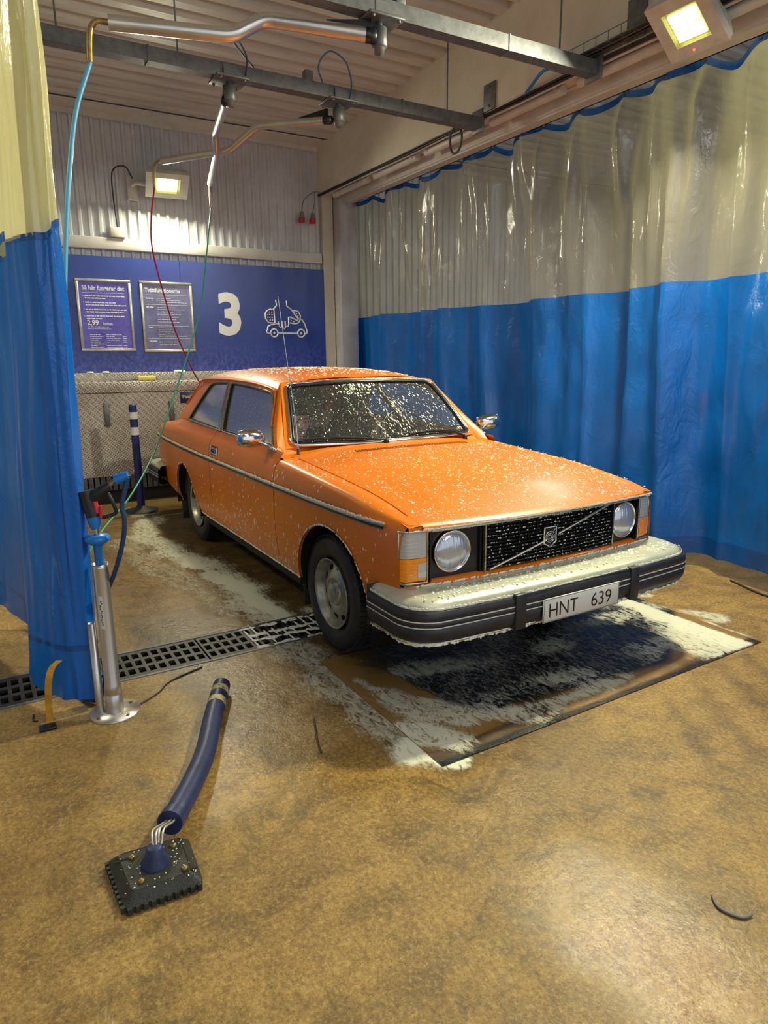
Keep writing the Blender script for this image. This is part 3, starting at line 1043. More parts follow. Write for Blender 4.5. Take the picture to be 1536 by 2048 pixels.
# ---- lamps
def lamp(c, ex, ey, nrm, sz, label, power, nx, ny_, spot_size):
    """c centre of the front face, ex/ey in-face axes, nrm = facing direction"""
    c, ex, ey, nrm = Vector(c), Vector(ex).normalized(), Vector(ey).normalized(), Vector(nrm).normalized()
    t = thing('floodlight', label, 'lamp', tuple(c))
    mt = Matrix((( ex.x, ey.x, nrm.x, c.x), (ex.y, ey.y, nrm.y, c.y), (ex.z, ey.z, nrm.z, c.z), (0, 0, 0, 1)))
    w_, h_, dp = sz
    mb = MB()
    a = [(-w_/2, -h_/2), (w_/2, -h_/2), (w_/2, h_/2), (-w_/2, h_/2)]
    b = [(x_*0.8, y_*0.8) for x_, y_ in a]
    wi, hi = w_*0.60, h_*0.60
    q = [(-wi/2, -hi/2), (wi/2, -hi/2), (wi/2, hi/2), (-wi/2, hi/2)]
    rows = [[mt@Vector((x_, y_, -dp)) for x_, y_ in b], [mt@Vector((x_, y_, -dp*0.35)) for x_, y_ in a], [mt@Vector((x_, y_, 0)) for x_, y_ in a], [mt@Vector((x_, y_, 0)) for x_, y_ in q], [mt@Vector((x_*0.92, y_*0.92, -0.02)) for x_, y_ in q]]
    mb.grid(rows[:4], True, False)
    mb.add(rows[0], [(0, 1, 2, 3)])
    mb.build('housing', M['lampbody'], t, recalc=False)
    mb = MB()
    mb.grid([rows[3], rows[4]], True, False)
    mb.add(rows[4], [(0, 1, 2, 3)])
    mb.build('reflector', M['ledrim'], t, recalc=False)
    mw, mh = wi*0.84/nx, hi*0.84/ny_
    for i in range(nx):
        for j in range(ny_):
            mb = MB()
            x0, y0 = -wi*0.42+i*mw, -hi*0.42+j*mh
            mb.box(x0+0.006, x0+mw-0.006, y0+0.006, y0+mh-0.006, -0.018, -0.010, mt)
            mb.build('led_module', M['led'], t)
    l = bpy.data.lights.new('floodlight_beam', 'AREA')
    l.energy = power
    l.color = WARM
    l.shape = 'RECTANGLE'
    l.size, l.size_y = wi, hi
    l.spread = spot_size
    lo = bpy.data.objects.new('floodlight_beam', l)
    C.objects.link(lo)
    m4 = Matrix(((ex.x, ey.x*-1, -nrm.x, c.x+nrm.x*0.015), (ex.y, -ey.y, -nrm.y, c.y+nrm.y*0.015), (ex.z, -ey.z, -nrm.z, c.z+nrm.z*0.015), (0, 0, 0, 1)))
    zax = -nrm
    xax = ex
    yax = zax.cross(xax)
    m4 = Matrix(((xax.x, yax.x, zax.x, c.x+nrm.x*0.015), (xax.y, yax.y, zax.y, c.y+nrm.y*0.015), (xax.z, yax.z, zax.z, c.z+nrm.z*0.015), (0, 0, 0, 1)))
    lo.matrix_world = m4
    return t, mt
# right lamp under the beam, tilted into the bay
th = math.radians(38)
ex = Vector((1, 0, 0))
ey = Vector((0, math.cos(th), -math.sin(th)))
nr = Vector((0, -math.sin(th), -math.cos(th)))
t, mt = lamp((0.175, 1.45, 3.318), ex, ey, nr, (0.37, 0.35, 0.13), 'large white floodlight with four LED panels under the beam by the right curtain', 150, 2, 2, math.radians(165))
mb = MB()
mb.lathe([(0, 0.007), (0.004, 0.006), (0.004, 0)], mt@Vector((-0.02, 0.145, 0.001)), nr, 10)
mb.build('indicator_light', M['indicator'], t)
mb = MB()
mb.box(0.13, 0.21, 1.46, 1.53, 3.33, 3.3999)
mb.build('bracket', M['creamsteel'], t)
# back lamp on an arm at the wall
ex = Vector((0.12, 1, 0)).normalized()
th = math.radians(33)
nr = Vector((math.sin(th), -0.12*math.sin(th), -math.cos(th))).normalized()
ey = nr.cross(ex)
t, mt = lamp((-4.56, -0.31, 3.24), ex, ey, nr, (0.42, 0.32, 0.11), 'white wall floodlight with two LED panels above the blue sign', 60, 2, 1, math.radians(175))
mb = MB()
mb.rbox(XW+0.022, XW+0.06, -0.66, -0.56, 3.12, 3.36, 0.004)
mb.tube([(XW+0.05, -0.61, 3.26), (-4.66, -0.60, 3.26), (-4.64, -0.50, 3.25)], 0.018, 8)
mb.build('wall_arm', M['lampbody'], t)
mb = MB()
mb.tube(catmull([(XW+0.06, -0.60, 3.33), (XW+0.12, -0.68, 3.42), (XW+0.06, -0.79, 3.38), (XW+0.03, -0.80, 3.15), (XW+0.03, -0.78, 2.80)], 7), 0.007, 6)
mb.build('lamp_cable', M['cable'], t)
mb = MB()
mb.rbox(XW+0.02, XW+0.09, -0.87, -0.72, 2.74, 2.84, 0.006)
tag(recenter(mb.build('junction_box', M['lampbody'])), 'small white junction box on the ledge below the wall floodlight', 'box')
# plugs on cables next to the column
for k, (y, lab) in enumerate(((1.27, 'left red industrial plug hanging on grey cable at the wall'), (1.41, 'right red industrial plug hanging on grey cable near the column'))):
    t = thing('plug', lab, 'plug', (XW+0.10, y, 3.06))
    mb = MB()
    mb.tube(catmull([(XW+0.12, 1.50, 3.40), (XW+0.11, 1.42+0.02*k, 3.40), (XW+0.10, y+0.03, 3.30), (XW+0.10, y, 3.17)], 6), 0.006, 6)
    mb.build('cord', M['grey'], t)
    mb = MB()
    mb.lathe([(0, 0.008), (-0.01, 0.02), (-0.07, 0.032), (-0.075, 0.032)], (XW+0.10, y, 3.18), (0, 0, 1), 14)
    mb.build('plug_body', M['grey'], t)
    mb = MB()
    mb.lathe([(-0.075, 0.036), (-0.12, 0.038), (-0.125, 0.03), (-0.125, 0)], (XW+0.10, y, 3.18), (0.15, 0, 1), 14)
    mb.build('plug_cap', M['redplug'], t)

# ================================================================= SIGN WALL
t = thing('sign_board', 'long blue sign board with white number 3 and car wash pictogram', 'sign', (XW+0.06, 0.1, 1.38))
for y0, y1, nm in ((-2.15, -0.186, 0), (-0.183, 1.548, 1)):
    mb = MB()
    mb.box(XW+0.02, XW+0.062, y0, y1, 1.375, 2.55)
    mb.build('board', M['signblue'], t)
XS = XW+0.0625
mb = MB()
text_part(mb, '3', 0.62, (XS, 0.20, 1.795), (0, 1, 0), (0, 0, 1), 0.002, 'LEFT', 0.022, 0.98)
mb.build('number', M['white'], t)
# car wash pictogram drawn from the photograph: pixel strokes in a 200x190 crop mapped to the wall
def pic(px, py):
    # crop pixels -> wall y,z
    return Vector((XS+0.003, 0.777+(px-200)*0.000842-0.0*(py), 2.262-(py-130)*0.000745))
strokes = [
    ([(360, 240), (373, 318), (326, 380), (330, 400), (338, 590)], 0),
    ([(522, 245), (524, 325), (590, 375), (640, 450), (700, 520), (680, 548), (640, 530), (575, 495), (545, 500), (545, 590), (535, 640), (500, 640)], 0),
    ([(326, 388), (270, 384), (225, 405), (200, 450), (200, 520), (235, 580), (290, 595), (338, 592)], 0),
    ([(610, 400), (650, 390), (700, 410), (730, 470), (720, 540), (690, 585), (640, 600), (560, 585)], 0),
    ([(345, 605), (400, 605), (400, 640), (415, 662), (440, 650), (445, 560)], 0),
    ([(385, 565), (390, 610)], 0),
    ([(445, 600), (455, 665), (475, 682), (492, 660), (492, 560)], 0),
    ([(340, 607), (260, 625), (228, 650), (225, 690), (208, 715), (215, 748), (262, 748)], 0),
    ([(378, 748), (675, 748)], 0),
    ([(740, 520), (790, 590), (812, 670), (822, 690), (822, 748), (790, 748)], 0),
]
mb = MB()
for pl, _ in strokes:
    mb.tube([pic(*p) for p in pl], 0.0085, 6)
for cx, cy in ((320, 745), (732, 745)):
    mb.tube([pic(cx+54*math.cos(a*PI/12), cy+60*math.sin(a*PI/12)) for a in range(25)], 0.0085, 6)
    mb.lathe([(0, 0.014), (0.004, 0.014), (0.004, 0)], pic(cx, cy), (1, 0, 0), 12)
for cx, cy in ((262, 425), (295, 425), (232, 465), (265, 465), (298, 465), (232, 507), (265, 507), (298, 507), (270, 548), (302, 548), (640, 415), (668, 440), (690, 475), (570, 525), (585, 552), (622, 565)):
    mb.lathe([(0, 0.008), (0.004, 0.008), (0.004, 0)], pic(cx, cy), (1, 0, 0), 8)
mb.build('pictogram', M['white'], t)

def poster(y0, y1, z0, z1, mt, label):
    t = thing('poster_frame', label, 'poster', (XS, (y0+y1)/2, z0))
    x0 = XW+0.0625
    fw = 0.028
    mb = MB()
    for a in ((y0, y1, z0, z0+fw), (y0, y1, z1-fw, z1), (y0, y0+fw, z0+fw, z1-fw), (y1-fw, y1, z0+fw, z1-fw)):
        mb.rbox(x0, x0+0.018, *a, 0.004, 1)
    mb.build('frame', M['alu'], t)
    mb = MB()
    mb.box(x0, x0+0.008, y0+fw*0.6, y1-fw*0.6, z0+fw*0.6, z1-fw*0.6)
    mb.build('sheet', M[mt], t)
    return t, x0+0.0085
EY, EZ = (0, 1, 0), (0, 0, 1)
pa, xa = poster(-1.255, -0.715, 1.60, 2.325, 'posterA', 'framed violet poster with the price 2,99 on the blue sign board')
mb = MB()
text_part(mb, 'S\u00e5 h\u00e4r fungerar det', 0.062, (xa, -1.195, 2.215), EY, EZ, 0.0006, 'LEFT', 0.0012, 0.86)
text_part(mb, '2,99', 0.072, (xa, -1.175, 1.865), EY, EZ, 0.0006, 'LEFT', 0.002, 0.9)
text_part(mb, 'kr/min', 0.042, (xa, -1.02, 1.865), EY, EZ, 0.0006, 'LEFT', 0.0008, 0.85)
def line(mb, xa, y, z, L, h=0.007):
    mb.box(xa-0.0003, xa+0.0006, y, y+L, z, z+h)
def words(mb, xa, y, z, L, h=0.008, seed=0):
    r = random.Random(seed)
    p = y
    while p < y+L:
        w_ = r.uniform(0.012, 0.045)
        mb.box(xa-0.0003, xa+0.0006, p, min(p+w_, y+L), z, z+h*r.uniform(0.75, 1.0))
        p += w_+0.006
line(mb, xa, -1.195, 2.185, 0.41, 0.003)
for k, (z, L) in enumerate(((2.150, 0.39), (2.127, 0.20), (2.085, 0.30), (2.060, 0.40), (2.015, 0.40), (1.990, 0.37), (1.950, 0.38))):
    words(mb, xa, -1.175, z, L, 0.012, k)
    if k in (0, 2, 4, 6):
        mb.box(xa-0.0003, xa+0.0006, -1.195, -1.187, z+0.002, z+0.009)
words(mb, xa, -1.175, 1.925, 0.15, 0.010, 20)
words(mb, xa, -1.17, 1.842, 0.20, 0.010, 21)
line(mb, xa, -1.175, 1.825, 0.23, 0.003)
for k in range(8):
    words(mb, xa, -1.16, 1.765-k*0.0185, (0.10, 0.13, 0.11, 0.08, 0.10, 0.16, 0.06, 0.13)[k], 0.007, 30+k)
    words(mb, xa, -1.00, 1.765-k*0.0185, (0.15, 0.08, 0.14, 0.13, 0.04, 0.0, 0.15, 0.17)[k], 0.007, 40+k)
    words(mb, xa, -0.835, 1.765-k*0.0185, 0.035 if k not in (0, 5) else 0, 0.007, 50+k)
mb.build('print', M['white'], pa, 'stuff')
pb_, xb = poster(-0.625, -0.07, 1.59, 2.325, 'posterB', 'framed faded greyish violet poster behind the red hose, next to the number 3')
mb = MB()
text_part(mb, 'Tv\u00e4ttfunktionerna', 0.060, (xb, -0.575, 2.215), EY, EZ, 0.0006, 'LEFT', 0.0010, 0.86)
for z in (2.185, 2.085, 1.865, 1.73):
    line(mb, xb, -0.57, z, 0.44, 0.003)
for k, (y, z, L) in enumerate(((-0.57, 2.145, 0.08), (-0.57, 2.055, 0.08), (-0.56, 1.84, 0.05), (-0.56, 1.70, 0.07))):
    words(mb, xb, y, z, L, 0.012, 60+k)
for k, (z, L) in enumerate(((2.15, 0.15), (2.13, 0.26), (2.11, 0.33), (2.055, 0.2), (2.035, 0.3), (2.01, 0.17), (1.985, 0.25), (1.955, 0.22), (1.93, 0.2), (1.905, 0.24), (1.84, 0.08), (1.82, 0.14), (1.80, 0.16), (1.775, 0.07), (1.755, 0.3), (1.695, 0.24), (1.67, 0.2))):
    words(mb, xb, -0.46, z, L, 0.0055, 70+k)
mb.build('print', M['white'], pb_, 'stuff')

# ---- bench of checker plate along the back wall
XB = -4.60
t = thing('wash_bench', 'grey checker plate bench with yellow top strip along the back wall', 'bench', (-4.72, 0, 0))
mb = MB()
mb.box(XW+0.022, XB-0.006, -2.02, 1.53, 0.30, 1.17)
mb.build('front_panel', M['checker'], t)
mb = MB()
mb.rbox(XW+0.022, XB+0.012, -2.02, 1.53, 1.175, 1.285, 0.008)
mb.build('lip', M['checker'], t)
mb = MB()
for k in range(57):
    y = -2.0+k*0.062
    mb.box(XW+0.08, XB-0.02, y, y+0.036, 1.285, 1.292)
mb.build('drip_tray_slats', M['alu'], t, 'stuff')
mb = MB()
mb.rbox(XW+0.022, XW+0.075, -2.02, 1.53, 1.285, 1.378, 0.006)
mb.build('upstand', M['checker'], t)
mb = MB()
for y in (-1.10, -0.43):
    mb = MB()
    mb.rbox(XB-0.006, XB+0.02, y-0.025, y+0.025, 0.83, 1.075, 0.006)
    mb.build('handle', M['galv'], t)
mb = MB()
y = -2.0
while y < 1.5:
    mb.box(XB-0.05, XB-0.02, y, y+0.045, 0.145, 0.30)
    y += 0.06
mb.build('skirt_ribs', M['galv'], t, 'stuff')
mb = MB()
mb.box(XW+0.022, XB-0.06, -2.02, 1.53, 0.0, 0.30)
mb.build('plinth', M['darkblock'], t)
t = thing('label_plate', 'small navy plate with white lettering on the bench by the car', 'sign', (XB, -0.15, 1.04))
mb = MB()
mb.rbox(XB-0.004, XB+0.004, -0.328, -0.02, 1.040, 1.158, 0.003, 1)
mb.build('plate', mat('navy_plate', srgb(34, 38, 84), 0.4), t)
mb = MB()
text_part(mb, 'Matth\u00e5llare', 0.050, (XB+0.0045, -0.305, 1.092), EY, EZ, 0.0005, 'LEFT', 0.0006, 0.95)
mb.build('lettering', M['white'], t)
t = thing('sponge', 'yellow scrubbing sponge lying on the bench top', 'sponge', (-4.68, -0.65, 1.293))
mb = MB()
mb.rbox(-4.715, -4.65, -0.745, -0.555, 1.293, 1.343, 0.018, 3)
mb.build('pad', M['yellow'], t)
mb = MB()
mb.tube([(-4.68, -0.95, 1.298), (-4.68, -0.74, 1.305)], 0.006, 6)
mb.build('handle', M['galv'], t)
for k, (y, w_) in enumerate(((-0.30, 0.24), (-1.05, 0.12), (-1.2, 0.1))):
    mb = MB()
    mb.lathe([(0, 1), (0.3, 0.85), (0.35, 0.0)], (XW+0.05, y, 1.378), (0, 0, 1), 10, True, (w_*0.5, 0.03))
    for i, p in enumerate(mb.v):
        mb.v[i] = (p[0], p[1], 1.3785+(p[2]-1.378)*0.05)
    o = recenter(mb.build('foam_ridge', M['foam'], None))
    tag(o, ['widest ridge of dried foam on the bench upstand below the faded poster', 'narrow ridge of dried foam on the bench upstand below the violet price poster', 'smallest ridge of dried foam on the bench upstand nearest the bunched curtain'][k], 'foam')

# ---- standing navy post
def stand_post(c):
    t = thing('flexible_post', 'standing navy post with two white bands in front of the bench', 'bollard', (c[0], c[1], 0))
    mb = MB()
    mb.tube([(c[0], c[1], 0.03), (c[0], c[1], 1.065)], 0.038, 18)
    mb.lathe([(0, 0.038), (0.012, 0.034), (0.016, 0.0)], (c[0], c[1], 1.065), (0, 0, 1), 18)
    mb.build('tube', M['bluepost'], t)
    for z, hb in ((0.778, 0.078), (0.935, 0.069)):
        mb = MB()
        mb.lathe([(0, 0.0385), (0, 0.0395), (hb, 0.0395), (hb, 0.0385)], (c[0], c[1], z), (0, 0, 1), 18, False)
        mb.build('reflective_band', M['reflect'], t)
    mb = MB()
    mb.lathe([(0, 0.17), (0.015, 0.165), (0.03, 0.07), (0.06, 0.045), (0.06, 0)], (c[0], c[1], 0), (0, 0, 1), 20)
    mb.build('base', M['base'], t)
    return t
stand_post((-4.07, -0.935))

# ---- fallen post on its torn-off square base
t = thing('flexible_post', 'fallen bent blue post with wires running to its square black base', 'bollard', (1.2, -1.97, 0))
cx, cy = 1.205, -1.965
ang = math.atan2(-1.868+2.072+0.02, 1.30-1.305-0.02)
corners = [Vector(p) for p in ((1.075, -2.088, 0), (1.305, -2.078, 0), (1.315, -1.860, 0), (1.10, -1.848, 0))]
cen = sum(corners, Vector())/4
mb = MB()
rows = []
for z, k in ((0.0, 1.0), (0.018, 1.0), (0.022, 0.97), (0.045, 0.78), (0.048, 0.76), (0.046, 0.74), (0.046, 0.0)):
    ring = rounded([(p.x, p.y) for p in [cen+(q-cen)*max(k, 0.001) for q in corners]], 0.02*max(k, 0.01), 3)
    rows.append([Vector((p.x, p.y, z)) for p in ring])
mb.grid(rows, True, False)
mb.build('base', M['base'], t)
mb = MB()
e1_, e2_ = (corners[1]-corners[0]).normalized(), (corners[3]-corners[0]).normalized()
for k in range(10):
    p = corners[1]+(corners[2]-corners[1])*(0.06+k*0.098)
    mb.box(-0.003, 0.008, -0.006, 0.006, 0.002, 0.02, Matrix.Translation(p))
for k in range(10):
    p = corners[0]+(corners[1]-corners[0])*(0.06+k*0.098)
    mb.box(-0.006, 0.006, -0.008, 0.003, 0.002, 0.02, Matrix.Translation(p))
mb.build('grip_lugs', M['base'], t, 'stuff')
for a, b in ((0.25, 0.25), (0.75, 0.25), (0.75, 0.75), (0.25, 0.75)):
    p = corners[0]+(corners[1]-corners[0])*a+(corners[3]-corners[0])*b
    mb = MB()
    mb.lathe([(0.046, 0.010), (0.052, 0.010), (0.054, 0.005), (0.054, 0)], (p.x, p.y, 0), (0, 0, 1), 8)
    mb.build('bolt', M['brass'], t)
for a, b in ((0.25, 0.12), (0.80, 0.80)):
    p = corners[0]+(corners[1]-corners[0])*a+(corners[3]-corners[0])*b
    mb = MB()
    mb.box(-0.004, 0.004, -0.02, 0.02, 0.0455, 0.0475, Matrix.Translation(p))
    mb.build('slot', M['dark'], t)
mb = MB()
mb.lathe([(0.045, 0.044), (0.055, 0.042), (0.075, 0.028), (0.10, 0.024), (0.104, 0.018), (0.104, 0)], (cen.x, cen.y, 0), (0, 0, 1), 14)
mb.build('socket', M['bluefallen'], t)
tube_pts = [(1.045, -1.868, 0.075), (0.90, -1.782, 0.060), (0.74, -1.695, 0.046), (0.62, -1.640, 0.0415), (0.45, -1.570, 0.040), (0.185, -1.447, 0.040)]
tp = catmull(tube_pts, 6)
mb = MB()
mb.tube([Vector((1.062, -1.880, 0.077))]+tp, [0.036]+[0.039]*len(tp), 18)
mb.tube([Vector((1.085, -1.897, 0.080)), Vector((1.05, -1.873, 0.076))], 0.041, 18)
mb.build('tube', M['bluefallen'], t)
for a, b in ((0.80, 0.855), (0.90, 0.955)):
    i0, i1 = int(a*(len(tp)-1)), max(int(a*(len(tp)-1))+1, int(b*(len(tp)-1)))
    pa_ = tp[-1]+(tp[-7]-tp[-1])*(1-a)*3.4
    dr = (tp[-1]-tp[-7]).normalized()
    mb = MB()
    mb.tube([pa_, pa_+dr*0.045], 0.0396, 18, False)
    mb.build('reflective_band', M['reflect_old'], t)
for k in range(4):
    mb = MB()
    off = Vector((0.006*(k % 2)-0.003, 0.011*(k-1.5), 0))
    mb.tube(catmull([Vector((1.04, -1.865, 0.075)), Vector((1.10, -1.905, 0.095))+off, Vector((1.155, -1.945, 0.120))+off, Vector((cen.x-0.005, cen.y+0.01, 0.10))+off*0.7], 6), 0.0035, 6)
    mb.build('inner_wire', M['alu'], t)
mb = MB()
r = random.Random(5)
for k in range(70):
    p = cen+Vector((r.uniform(-0.1, 0.1), r.uniform(-0.1, 0.1), 0))
    dome(mb, Vector((p.x, p.y, 0.046)), Vector((0, 0, 1)), Vector((r.uniform(0.001, 0.0035), 0, 0)), Vector((0, r.uniform(0.001, 0.0035), 0)), 0.002, seg=5)
mb.build('foam_flecks', M['foam'], t, 'stuff')

# ================================================================= CURTAINS
ZT, ZSEAM, ZB = 3.33, 1.965, 0.09
def right_curtain():
    t = thing('wash_curtain', 'long curtain hanging beyond the car, clear film above blue tarpaulin', 'curtain', (-1.2, 1.95, 0.09))
    hooks = []
    x = XW+0.16
    while x < 2.7:
        hooks.append(x)
        x += 0.36+0.05*math.sin(x*3.7)
    def ph(x):
        # position between hooks 0..1
        for i in range(len(hooks)-1):
            if hooks[i] <= x <= hooks[i+1]:
                return (x-hooks[i])/(hooks[i+1]-hooks[i]), i
        return 0.0, 0
    def pt(x, z):
        p_, i = ph(x)
        sc = abs(math.sin(PI*p_))
        zz = z
        topk = sm(2.5, 3.3, z)
        droop = 0.045+0.03*math.sin(i*2.1)
        zz -= droop*sc*topk
        big = 0.085*math.sin(x*5.3+1.5*math.sin(x*1.3))+0.055*(abs(math.sin(x*6.3+1.1*math.sin(x*2.1+0.6)+0.3*z))*2-1)+0.014*math.sin(x*21+z*0.9)
        midk = 0.6+0.4*sm(3.3, 2.0, z)
        y = 1.955+big*midk*(1-0.75*topk)
        # gathers under the hooks: narrow pleats that fade out downwards
        y += topk*0.085*sc*(1 if i % 2 else -0.8)*math.sin(2*PI*p_*0.5+0.4)
        pl = math.exp(-((min(p_, 1-p_))/0.16)**2)
        y -= 0.075*pl*sm(3.34, 3.05, z)*sm(1.6, 2.7, z)
        y += 0.018*noise.noise(Vector((x*5, z*1.6, 2)))+0.012*noise.noise(Vector((x*11, z*4, 7)))
        # the lower part is pushed out to the bay beyond near the front of the car
        y += 0.05*sm(1.6, 0.3, z)*math.sin(x*2.2+0.4)
        return Vector((x, y, zz))
    xs_ = frange(XW+0.02, 2.7, 420)
    mb = MB()
    mb.grid([[pt(x, z)+Vector((0, 0, 0.012*math.sin(x*1.1)*sm(2.6, 2.0, z))) for x in xs_] for z in frange(ZSEAM+0.021, ZT, 36)])
    mb.build('clear_film', M['pvc_clear'], t, recalc=False)
    mb = MB()
    mb.grid([[pt(x, z)+Vector((0, 0, 0.012*math.sin(x*1.1)+(0.03*math.sin(x*2.4) if z < 0.2 else 0))) for x in xs_] for z in frange(ZB+0.11, ZSEAM+0.02, 44)])
    mb.build('blue_tarpaulin', M['pvc_blue'], t, recalc=False)
    mb = MB()
    mb.grid([[pt(x, z)+Vector((0, -0.004, 0.012*math.sin(x*1.1)+0.03*math.sin(x*2.4))) for x in xs_] for z in frange(ZB, ZB+0.125, 5)])
    mb.build('bottom_hem', M['pvc_hem'], t, recalc=False)
    mb = MB()
    mb.grid([[pt(x, z)+Vector((0, -0.004, 0)) for x in xs_] for z in frange(ZT-0.035, ZT+0.012, 4)])
    mb.build('top_hem', M['pvc_hem'], t, recalc=False)
    for i, hx in enumerate(hooks):
        p = pt(hx, ZT)
        mb = MB()
        mb.tube([(hx, p.y, ZT-0.01), (hx, 1.93, 3.36), (hx, 1.91, 3.42)], 0.005, 5)
        mb.lathe([(-0.008, 0.0), (-0.006, 0.010), (0.006, 0.010), (0.008, 0)], (hx, p.y-0.008, ZT-0.012), (0, 1, 0), 8)
        mb.build('hook', M['galv'], t)
    return t
right_curtain()
mb = MB()
mb.tube([(XW+0.23, 1.915, 3.42), (5.0, 1.915, 3.42)], 0.016, 8)
mb.box(XW+0.23, 5.0, 1.90, 1.9145, 3.398, 3.44)
tag(recenter(mb.build('curtain_track', M['galv'])), 'galvanised curtain track behind the cream channel over the right curtain', 'track')

def left_curtain():
    t = thing('wash_curtain', 'bunched curtain beside the steel pipe, milky film tinted with lamp glow above blue tarpaulin', 'curtain', (-0.4, -2.1, 0.06))
    # plan path at three heights
    lo = [(-0.03, -1.93), (0.035, -1.955), (0.02, -2.02), (-0.02, -2.08), (-0.12, -2.14), (-0.25, -2.195), (-0.36, -2.20), (-0.40, -2.15), (-0.50, -2.10), (-0.70, -2.13), (-0.95, -2.21), (-1.2, -2.27), (-1.3, -2.35)]
    mi = [(0.10, -1.915), (0.155, -1.94), (0.15, -1.98), (0.12, -2.02), (0.03, -2.055), (-0.06, -2.08), (-0.14, -2.085), (-0.20, -2.05), (-0.32, -2.03), (-0.45, -2.06), (-0.60, -2.11), (-0.75, -2.17), (-0.85, -2.25)]
    hi = [(0.27, -1.925), (0.32, -1.94), (0.30, -1.965), (0.27, -1.99), (0.20, -2.03), (0.12, -2.06), (0.04, -2.06), (-0.02, -2.03), (-0.12, -2.02), (-0.22, -2.04), (-0.35, -2.07), (-0.45, -2.10), (-0.55, -2.13)]
    L, Mi, H = [catmull([(a, b, 0) for a, b in q], 14) for q in (lo, mi, hi)]
    n = len(L)
    def pt(j, z, sag=0):
        if z < 1.97:
            k = z/1.97
            p = L[j]*(1-k)+Mi[j]*k
        else:
            k = (z-1.97)/1.33
            p = Mi[j]*(1-k)+H[j]*k
        s_ = j/n
        p = p+Vector((0.010*noise.noise(Vector((s_*30, z*2, 1))), 0.016*noise.noise(Vector((s_*22, z*2.2, 5))), 0))
        return Vector((p.x, p.y, z))
    def dz(j):
        # the seam and hem drop where the cloth is folded back
        return 0.05*sm(20, 70, j)
    mb = MB()
    mb.grid([[pt(j, z0_+(3.36-z0_)*k)+Vector((0, 0, 0.001)) for j, z0_ in ((j, 1.945+0.06*(1-sm(0, 30, j))) for j in range(n))] for k in frange(0, 1, 24)])
    mb.build('milky_lit_film', M['pvc_milky_lit'], t, recalc=False)
    mb = MB()
    mb.grid([[pt(j, 0.055+0.10*sm(55, 130, j)+(1.945-0.055)*k+0.06*(1-sm(0, 30, j))*k) for j in range(n)] for k in frange(0, 1, 60)])
    mb.build('blue_tarpaulin', M['pvc_blue'], t, recalc=False)
    for zz in (0.30, 1.945):
        mb = MB()
        mb.grid([[pt(j, z+0.06*(1-sm(0, 30, j))*(zz > 1))+Vector((0.004, 0.002, 0)) for j in range(0, n)] for z in (zz-0.012, zz+0.012) ])
        mb.build('weld_seam', M['pvc_hem'], t, recalc=False)
    mb = MB()
    mb.grid([[pt(j, z)+Vector((0.003, 0, 0.012)) for j in range(n)] for z in (3.33, 3.375)])
    mb.build('top_hem', M['pvc_hem'], t, recalc=False)
    return t
left_curtain()
mb = MB()
mb.tube([(-4.6, -2.02, 3.39), (5.0, -2.02, 3.39)], 0.014, 8)
for k in range(8):
    mb.box(-4.4+k*1.2, -4.38+k*1.2, -2.06, -2.0, 3.38, 3.42)
tag(recenter(mb.build('curtain_track', M['galv'])), 'galvanised track above the bunched left curtain', 'track')

# strap
t = thing('tie_strap', 'ochre tie strap with black end hanging from the bunched curtain to the floor', 'strap', (0.05, -2.14, 0))
path = catmull([(-0.02, -2.085, 0.24), (0.01, -2.12, 0.225), (0.03, -2.14, 0.17), (0.04, -2.15, 0.08), (0.055, -2.155, 0.012), (0.08, -2.165, 0.006)], 6)
mb = MB()
rows = [[p+Vector((0.006, 0.013, 0)), p-Vector((0.006, 0.013, 0))] for p in path]
mb.grid(rows)
mb.grid([[a+Vector((0.003, -0.001, 0.001)), b+Vector((0.003, -0.001, 0.001))] for a, b in rows], flip=True)
mb.build('webbing', M['strap'], t, recalc=False)
mb = MB()
mb.rbox(0.075, 0.125, -2.20, -2.135, 0.001, 0.012, 0.004)
mb.build('strap_end', M['black'], t)

# ---- lance holder pipe with spray gun
PX, PY = 0.105, -1.90
t = thing('lance_holder', 'steel pipe holder bolted to the floor beside the bunched curtain', 'pipe', (PX, PY, 0))
mb = MB()
mb.lathe([(0, 0.105), (0.008, 0.105), (0.008, 0.0)], (PX+0.0, PY-0.0, 0), (0, 0, 1), 28)
mb.build('base_plate', M['steel'], t)
mb = MB()
mb.lathe([(0.008, 0.037), (0.09, 0.037), (0.094, 0.034), (0.098, 0.037), (0.108, 0.034), (0.112, 0.037), (0.122, 0.034), (0.126, 0.0345), (0.132, 0.032), (0.66, 0.032), (0.678, 0.034), (0.678, 0.029), (0.60, 0.028)], (PX, PY, 0), (0, 0, 1), 24)
mb.build('main_pipe', M['steel'], t)
mb = MB()
mb.lathe([(0.008, 0.017), (0.415, 0.017), (0.415, 0.014), (0.38, 0.014)], (PX-0.03, PY-0.055, 0), (0, 0, 1), 16)
mb.build('side_pipe', M['steel'], t)
mb = MB()
for k in range(4):
    a = k*PI/2+0.5
    mb = MB()
    mb.lathe([(0.008, 0.008), (0.015, 0.008), (0.015, 0)], (PX+0.085*math.cos(a), PY+0.085*math.sin(a), 0), (0, 0, 1), 6, False)
    mb.build('bolt', M['brass'], t)
mb = MB()
vd = Vector((0.93, -0.36, 0)).normalized()
sd = Vector((0.36, 0.93, 0)).normalized()
def onpipe(a, z, r=0.0325):
    return Vector((PX, PY, z))+(vd*math.cos(a)+sd*math.sin(a))*r
rows = [[onpipe(a, z) for a in frange(-0.42, 0.10, 8)] for z in frange(0.40, 0.545, 6)]
mb.grid(rows)
mb.build('sticker', M['plate'], t, recalc=False)
mb = MB()
r = random.Random(9)
